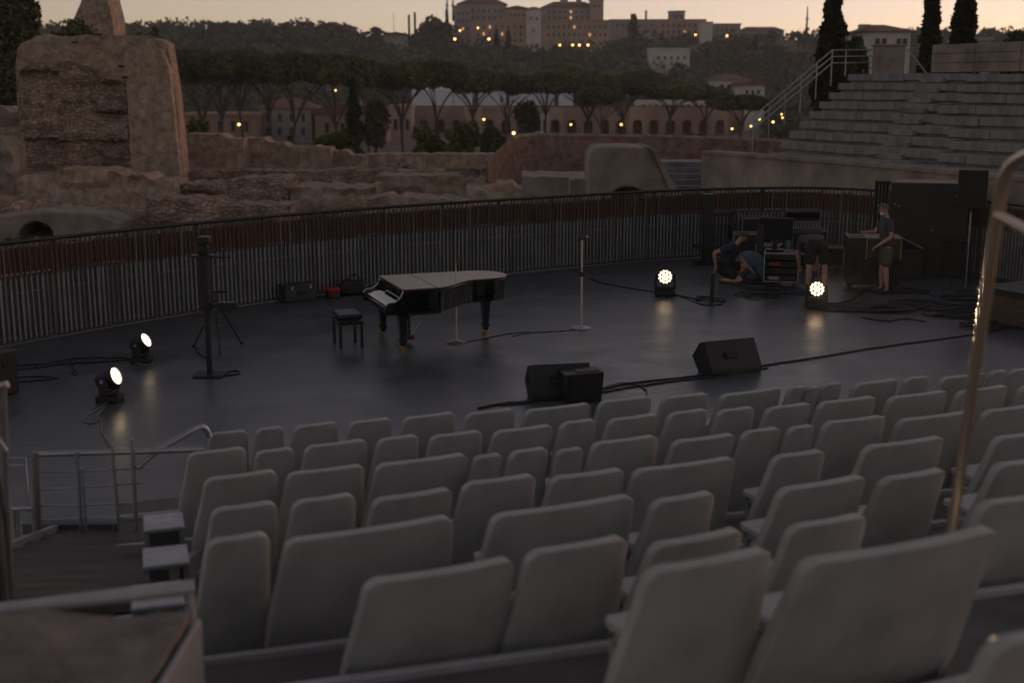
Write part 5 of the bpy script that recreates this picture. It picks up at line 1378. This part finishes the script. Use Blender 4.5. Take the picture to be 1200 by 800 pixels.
# ================================================================== FRONT RAILS, STAIRS, STONE
def tube_obj(name, pts, r, mt, parent, n=10, c=Vector((0, 0, 0))):
    m = MB(); m.tube([Vector(p) - c for p in pts], r, n); return m.build(name, MT[mt], parent, smooth=60)
def right_handrail():
    D = 5.75; b = at(1112, 645, D); t = at(1170, 245, D - .25); t2 = at(1176, 210, D - .28); t3 = at(1190, 190, D - .36); t4 = at(1215, 178, D - .55); t5 = at(1330, 160, D - 1.5)
    root = empty('handrail', (b.x, b.y, b.z - .7), 0, 'shiny bent steel handrail rising among the front seats', 'handrail'); c = Vector((b.x, b.y, b.z - .7))
    pts = [c, b, b.lerp(t, .5), t] + spline([t, t2, t3, t4], 6)[1:] + [t5]
    tube_obj('main_tube', pts, .027, 'rail', root, 18, c)
    a = at(1168, 252, D - .25)
    tube_obj('mid_tube', [a, at(1200, 268, D - .5), at(1330, 330, D - 1.5)], .022, 'rail', root, 14, c)
    m = MB(); m.lathe([(.07, 0), (.075, .008), (.07, .016), (.035, .02)], 18); m.build('floor_flange', MT['rail'], root)
right_handrail()
def stair_rail():
    c = on(100, 640, 0); root = empty('stair_railing', c, 0, 'galvanised railing with wire lines at the foot of the stairs', 'railing')
    def g(x, y, D=None): return at(x, y, D or c.y)
    D0 = c.y
    L = [(40, 532), (160, 529), (240, 526)]
    tube_obj('top_rail', [at(x, y, D0) for x, y in L], .026, 'galv', root, 10, c)
    for k, (ya, yb) in enumerate(((552, 548), (574, 565), (592, 588), (610, 606), (632, 626))):
        tube_obj('wire_line', [at(42, ya, D0), at(95, ya - (k % 2)*3, D0), at(168, yb, D0)], .009, 'galv', root, 6, c)
    for x, xb, yt, mt, r in ((41, 46, 530, 'slat2', .03), (90, 97, 528, 'galv', .018), (131, 142, 520, 'brass', .016), (155, 161, 514, 'galv', .02), (96, 103, 548, 'brass', .012)):
        tube_obj('rail_post', [at(xb, 646, D0 - .02), at(x, yt, D0 - .02)], r, 'galv' if mt == 'brass' else mt, root, 10, c)
    tube_obj('hand_tube', spline([at(160, 548, D0 - .05), at(185, 528, D0 + .1), at(215, 510, D0 + .25), at(232, 501, D0 + .35), at(241, 502, D0 + .4), at(246, 512, D0 + .42)], 6), .028, 'galv', root, 12, c)
    for x in (112, 118, 136, 152, 158):
        tube_obj('short_post', [at(x, 642, D0 + .3), at(x - 2, 612 + (x % 5)*3, D0 + .3)], .012, 'galv', root, 8, c)
    m = MB(); p = at(100, 640, D0 + .35); m.box((p.x-c.x, p.y-c.y, .05), (1.1, .1, .1)); m.build('toe_board', MT['panel'], root)
stair_rail()
def far_left_rail():
    c = on(28, 655, .0); D = c.y; root = empty('gate_railing', c, 0, 'narrow galvanised gate railing beside the tall steel post', 'railing')
    tube_obj('top_rail', [at(14, 596, D), at(38, 595, D)], .02, 'galv', root, 8, c)
    for y in (613, 628, 642): tube_obj('wire_line', [at(14, y, D), at(40, y - 1, D)], .007, 'galv', root, 6, c)
    for x in (16, 20, 38): tube_obj('rail_post', [at(x + 4, 656, D), at(x, 594, D)], .014, 'galv', root, 8, c)
    tube_obj('upper_loop', [at(8, 537, D + .8), at(30, 536, D + .8), at(34, 600, D + .8)], .012, 'galv', root, 8, c)
    tube_obj('upper_bar', [at(8, 545, D + .8), at(30, 545, D + .8)], .010, 'galv', root, 8, c)
far_left_rail()
def tall_post():
    b = at(12, 690, 7.6); t = at(3, 450, 7.2); c = Vector((b.x, b.y, b.z - .8)); root = empty('steel_post', c, 0, 'tall thin steel post with a capped top beside the stairs', 'post')
    tube_obj('tube', [c, b, t], .022, 'galv', root, 12, c)
    tube_obj('cap_plate', [at(-2, 453, 7.2), at(9, 450, 7.2)], .022, 'galv', root, 8, c)
    tube_obj('brace', [at(-4, 510, 7.25), at(8, 528, 7.25)], .010, 'galv', root, 8, c)
    m = MB(); m.box((0, 0, -.0), (.16, .16, .03)); m.build('foot_plate', MT['galv'], root)
    q = at(-6, 690, 7.5); tube_obj('side_tube', [Vector((q.x, q.y, c.z)), at(-8, 560, 7.4)], .05, 'panel', root, 12, c)
tall_post()
def stairs():
    c = Vector((-3.2, 8.4, 0)); root = empty('timber_stairs', c, TH*.25, 'dark worn timber steps leading down to the stage floor', 'stairs')
    n = 7
    for i in range(n):
        z = .03 + .11*i; y = 2.3 - .45*i
        m = MB(); m.box((0, y, z), (1.62, .46, .04)); m.build('tread', MT['steps'], root, bevel=.008)
        m = MB(); m.box((0, y - .21, z - .06), (1.6, .03, .10)); m.build('riser', MT['steps'], root)
    for x in (-.83, .83):
        m = MB(); m.prism([(2.55, -.02), (2.55, .08), (-.4, .80), (-.4, .62), (2.0, -.02)], x-.03, x+.03, 'yz'); m.build('stringer', MT['seatf'], root)
stairs()
def stone_front():
    m = MB(); vs = []; fs = []; nx, ny = 26, 26; X0, X1, Y0, Y1 = -3.4, -1.46, 2.6, 5.25; zt = 1.72
    for j in range(ny+1):
        for i in range(nx+1):
            x = X0 + (X1-X0)*i/nx; y = Y0 + (Y1-Y0)*j/ny
            d = noise.fractal(Vector((x*2.2, y*2.2, 1)), 1, 2.1, 5)*.04
            if i == nx: x += noise.noise((y*4, 0, 0))*.03
            vs.append((x, y, zt + d))
    n = nx+1; k = len(vs)
    ring = [i for i in range(n)] + [j*n + nx for j in range(1, ny+1)] + [ny*n + i for i in range(nx-1, -1, -1)] + [j*n for j in range(ny-1, 0, -1)]
    for q in ring: vs.append((vs[q][0], vs[q][1], -.4))
    for j in range(ny):
        for i in range(nx): fs.append((j*n+i, j*n+i+1, (j+1)*n+i+1, (j+1)*n+i))
    R = len(ring)
    for q in range(R): fs.append((ring[q], ring[(q+1) % R], k + (q+1) % R, k + q)[::-1])
    c = (-2.4, 4.0); m.add([(x - c[0], y - c[1], z + .4) for x, y, z in vs], fs)
    o = m.build('stone_platform', MT['stone'], smooth=50); o.location = (c[0], c[1], -.4); tag(o, 'rough brown stone platform behind the thick pale rail', 'platform')
    a, b = at(-60, 722, 5.3), at(228, 687, 5.55); c = Vector((a.x, a.y, a.z)); root = empty('pale_rail', c, 0, 'thick pale grey bar along the edge of the rough stone platform', 'rail')
    tube_obj('bar', [a, b], .036, 'nose', root, 14, c)
    for t in (.25, .98):
        p = a.lerp(b, t); tube_obj('bracket', [p, Vector((p.x, p.y + .03, -.3))], .022, 'nose', root, 8, c)
    m = MB(); m.box((-1.425 - c.x, 4.2 - c.y, .64 - c.z), (.03, 2.1, 2.1)); m.build('end_plate', MT['seatf'], root, bevel=.006)
stone_front()
# ================================================================== PEOPLE
def skin_obj(name, chains, mt, parent, sub=2):
    """chains: lists of (point, radius or (rx, ry)); first point of each chain is its root; points with equal coordinates are merged"""
    vs = []; rs = []; es = []; idx = {}; roots = set()
    def vid(p, r):
        k = tuple(round(c, 4) for c in p)
        if k not in idx:
            idx[k] = len(vs); vs.append(tuple(p)); rs.append(r if isinstance(r, tuple) else (r, r))
            return idx[k], True
        return idx[k], False
    for ch in chains:
        prev = None
        for q, (p, r) in enumerate(ch):
            i, new = vid(p, r)
            if prev is None:
                if new: roots.add(i)
            else: es.append((prev, i))
            prev = i
    me = bpy.data.meshes.new(name); me.from_pydata(vs, es, [])
    o = bpy.data.objects.new(name, me); COL.objects.link(o); o.parent = parent
    m = o.modifiers.new('skin', 'SKIN'); m.use_smooth_shade = True
    if not me.skin_vertices: me.attributes.new
    sv = me.skin_vertices[0].data if me.skin_vertices else None
    if sv is None:
        bm = bmesh.new(); bm.from_mesh(me); bm.verts.layers.skin.verify(); bm.to_mesh(me); bm.free(); sv = me.skin_vertices[0].data
    for i, r in enumerate(rs):
        sv[i].radius = r; sv[i].use_root = i in roots
    s = o.modifiers.new('sub', 'SUBSURF'); s.levels = sub; s.render_levels = sub
    me.materials.append(MT[mt]); return o
V = Vector
def lerp(a, b, t): return V(a).lerp(V(b), t)
def person(label, loc, rz, J, shirt, pants, hair, pants_len=.92, sleeve=.75, mask=False, scale=1.0):
    """J: joints in metres, x to the person's left, y forward is -y, z up"""
    root = empty('person', loc, rz, label, 'person'); root.scale = (scale,)*3
    j = {k: V(v) for k, v in J.items()}
    pel, ches, neck, head = j['pelvis'], j['chest'], j['neck'], j['head']
    up = (head-neck).normalized(); fw = j['face'].normalized(); sd = up.cross(fw).normalized()
    body = [[(pel, (.10, .08)), (lerp(pel, ches, .5), (.11, .085)), (ches, (.135, .105)), (lerp(ches, neck, .7), (.085, .07)), (neck, .052), (lerp(neck, head, .45), .052), (lerp(neck, head, .75) + fw*.012, (.068, .072)), (head, (.078, .092)), (head + up*.075 - fw*.008, (.062, .075))]]
    for s in ('l', 'r'):
        sh, el, wr, hp, kn, an, toe = (j[k + s] for k in ('sh', 'el', 'wr', 'hp', 'kn', 'an', 'toe'))
        body.append([(ches, (.135, .105)), (sh, .056), (lerp(sh, el, .5), .052), (el, .042), (lerp(el, wr, .35), .044), (wr, .025), (wr + (wr-el).normalized()*.07, (.026, .036))])
        body.append([(pel, (.10, .08)), (hp, .070), (lerp(hp, kn, .5), .066), (kn, .060), (lerp(kn, an, .35), .062), (lerp(kn, an, .75), .042), (an, .034), (lerp(an, toe, .5), (.036, .03))])
        d = (wr-el).normalized(); pa = wr + d*.075; cr = d.cross(fw if abs(d.dot(fw)) < .9 else up).normalized(); cu = d.cross(cr).normalized()
        for q in range(4):                       # fingers, slightly curled, then the thumb from the side of the palm
            b0 = pa + cr*(.028 - .0185*q) - d*.015; L_ = (.030, .034, .032, .026)[q]
            body.append([(b0, .009), (b0 + d*(.03 + L_*.5), .0085), (b0 + d*(.04 + L_) + cu*.022, .0075), (b0 + d*(.042 + L_) + cu*.042, .0065)])
        t0 = wr + d*.03 + cr*.02
        body.append([(t0, .011), (t0 + cr*.03 + d*.02 + cu*.008, .0095), (t0 + cr*.04 + d*.05 + cu*.014, .008)])
    bo = skin_obj('body', body, 'skin', root)
    # face
    f = MB(); hc = head
    f.add([hc + fw*.085 + up*.02, hc + fw*.088 - up*.02 + sd*.014, hc + fw*.088 - up*.02 - sd*.014, hc + fw*.112 - up*.018], [(0, 1, 3), (0, 3, 2), (1, 2, 3), (0, 2, 1)])
    for s in (-1, 1): f.lathe([(.004, -.006), (.016, -.004), (.02, .004), (.006, .008)], 8, hc + sd*s*.078 - fw*.005, Matrix.Rotation(s*pi/2, 3, up.normalized()) if False else V((0, 0, 1)).rotation_difference(sd*s).to_matrix())
    f.build('nose_and_ears', MT['skin'], bo, smooth=60)
    e = MB()
    for s in (-1, 1): e.lathe([(.003, 0), (.011, .002), (.003, .006)], 8, hc + fw*.083 + sd*s*.032 + up*.012, V((0, 0, 1)).rotation_difference(fw).to_matrix())
    e.build('eyes', MT['hair'], bo)
    if not mask:
        mo = MB(); mo.box(hc + fw*.083 - up*.048, (.034, .012, .008)); mo.build('mouth', MT['red'], bo)
    hr = MB(); hv = []; hf = []; nu, nv = 14, 8
    for a in range(nv+1):
        th = .02 + (pi*.56)*a/nv
        for b in range(nu):
            w = 2*pi*b/nu; cut = 1.0 if cos(w) < .35 else .62
            t2 = th*cut; d = up*cos(t2)*.098 + (fw*cos(w)*.102 + sd*sin(w)*.086)*sin(t2)
            hv.append(hc + up*.018 - fw*.004 + d*(1 + .03*noise.noise(d*60)))
    for a in range(nv):
        for b in range(nu): hf.append((a*nu+b, a*nu+(b+1) % nu, (a+1)*nu+(b+1) % nu, (a+1)*nu+b))
    hf.append(tuple(range(nu))); hr.add(hv, hf); hr.build('hair', MT[hair], root, smooth=60)
    if mask:
        mk = MB(); mv = []; 
        for a in range(5):
            for b in range(7):
                w = -1.1 + 2.2*b/6; zz = -.045 - .016*a
                mv.append(hc + up*zz + (fw*cos(w)*.098 + sd*sin(w)*.085)*(1 + .06*sin(a/4*pi)) - fw*.004)
        mk.add(mv, [(a*7+b, a*7+b+1, (a+1)*7+b+1, (a+1)*7+b) for a in range(4) for b in range(6)]); o = mk.build('face_mask', MT['mask'], root, smooth=60)
        o.modifiers.new('sol', 'SOLIDIFY').thickness = .004
    # clothes
    cl = [[(pel - (ches-pel)*.16, (.178, .152)), (pel + (ches-pel)*.2, (.176, .150)), (lerp(pel, ches, .6), (.172, .142)), (ches, (.172, .140)), (lerp(ches, neck, .65), (.095, .08)), (lerp(ches, neck, .92), .066)]]
    for s in ('l', 'r'):
        sh, el = j['sh' + s], j['el' + s]
        cl.append([(ches, (.172, .140)), (sh, .084), (lerp(sh, el, sleeve*.6), .076), (lerp(sh, el, sleeve), .074)])
    skin_obj('shirt', cl, shirt, root)
    pn = [[(pel + (ches-pel)*.22, (.165, .135)), (pel, (.165, .138))]]
    for s in ('l', 'r'):
        hp, kn = j['hp' + s], j['kn' + s]
        pn.append([(pel, (.165, .138)), (hp, .138), (lerp(hp, kn, pants_len*.55), .122), (lerp(hp, kn, pants_len), .112)])
    skin_obj('shorts', pn, pants, root)
    for s in ('l', 'r'):
        an, toe = j['an' + s], j['toe' + s]; d = (toe-an); d.z = 0; d.normalize()
        heel = V((an.x, an.y, toe.z)) - d*.05
        so = skin_obj('shoe', [[(heel + V((0, 0, .012)), .040), (V((an.x, an.y, toe.z + .03)), .048), (lerp(an, toe, .55) + V((0, 0, -.012)), .046), (toe + V((0, 0, .0)), .036)]], 'shoe', root, 1)
    return root
# standing worker, in profile facing left
person('person in dark t-shirt and khaki cargo shorts with lowered mask, one hand on the trolley', on(1036, 344), radians(-96), dict(
    pelvis=(0, 0, .93), chest=(0, -.03, 1.28), neck=(0, -.04, 1.48), head=(0, -.10, 1.63), face=(0, -1, -.22),
    shl=(.19, -.02, 1.41), ell=(.23, .03, 1.12), wrl=(.20, -.20, .96), shr=(-.18, -.06, 1.41), elr=(-.23, -.20, 1.16), wrr=(-.12, -.40, 1.17),
    hpl=(.10, 0, .88), knl=(.11, -.02, .50), anl=(.11, .03, .09), toel=(.13, -.13, .04), hpr=(-.10, 0, .88), knr=(-.10, -.05, .50), anr=(-.11, -.04, .09), toer=(-.13, -.21, .04)),
    'shirtg', 'shorts', 'hair2', .95, .72, True, 1.03)
# worker bending over, back turned
person('person in charcoal top and black shorts bending over with back turned', on(955, 345), radians(180), dict(
    pelvis=(0, .0, .93), chest=(0, -.38, 1.02), neck=(0, -.56, .90), head=(0, -.68, .80), face=(0, -.35, -1),
    shl=(.19, -.46, .98), ell=(.23, -.55, .70), wrl=(.18, -.62, .47), shr=(-.19, -.46, .98), elr=(-.22, -.56, .70), wrr=(-.16, -.66, .48),
    hpl=(.11, .02, .90), knl=(.145, .05, .50), anl=(.15, .03, .09), toel=(.17, -.12, .04), hpr=(-.11, .02, .90), knr=(-.145, .05, .50), anr=(-.15, .03, .09), toer=(-.17, -.12, .04)),
    'shirtd', 'shortsd', 'hair', .88, .8, False, 1.06)
# crouching worker, in profile facing right
person('person in navy t-shirt crouching on the floor beside the cable drum', on(852, 333), radians(72), dict(
    pelvis=(0, .12, .34), chest=(0, -.06, .66), neck=(0, -.18, .83), head=(0, -.27, .95), face=(0, -.85, -.5),
    shl=(.19, -.10, .76), ell=(.27, -.20, .48), wrl=(.20, -.42, .30), shr=(-.20, -.05, .76), elr=(-.36, .22, .66), wrr=(-.27, .20, .42),
    hpl=(.11, .08, .32), knl=(.20, -.34, .36), anl=(.17, -.02, .09), toel=(.19, -.17, .04), hpr=(-.11, .08, .32), knr=(-.17, -.32, .12), anr=(-.15, .10, .10), toer=(-.16, -.04, .04)),
    'shirtn', 'shortsd', 'hair', .8, .7, False, 1.05)
# ================================================================== EVENING HAZE
def haze():
    m = MB(); m.box((0, 0, 29), (2040, 2040, 84)); o = m.build('haze', None, smooth=0); tag(o, 'thin evening haze over the valley', 'haze', kind='stuff')
    mt = bpy.data.materials.new('evening_haze'); mt.use_nodes = True; n = mt.node_tree.nodes; n.clear()
    v = n.new('ShaderNodeVolumePrincipled'); v.inputs['Color'].default_value = (.86, .87, .92, 1); v.inputs['Density'].default_value = .0003; v.inputs['Anisotropy'].default_value = .2
    out = n.new('ShaderNodeOutputMaterial'); mt.node_tree.links.new(v.outputs[0], out.inputs['Volume']); o.data.materials.append(mt)
haze()
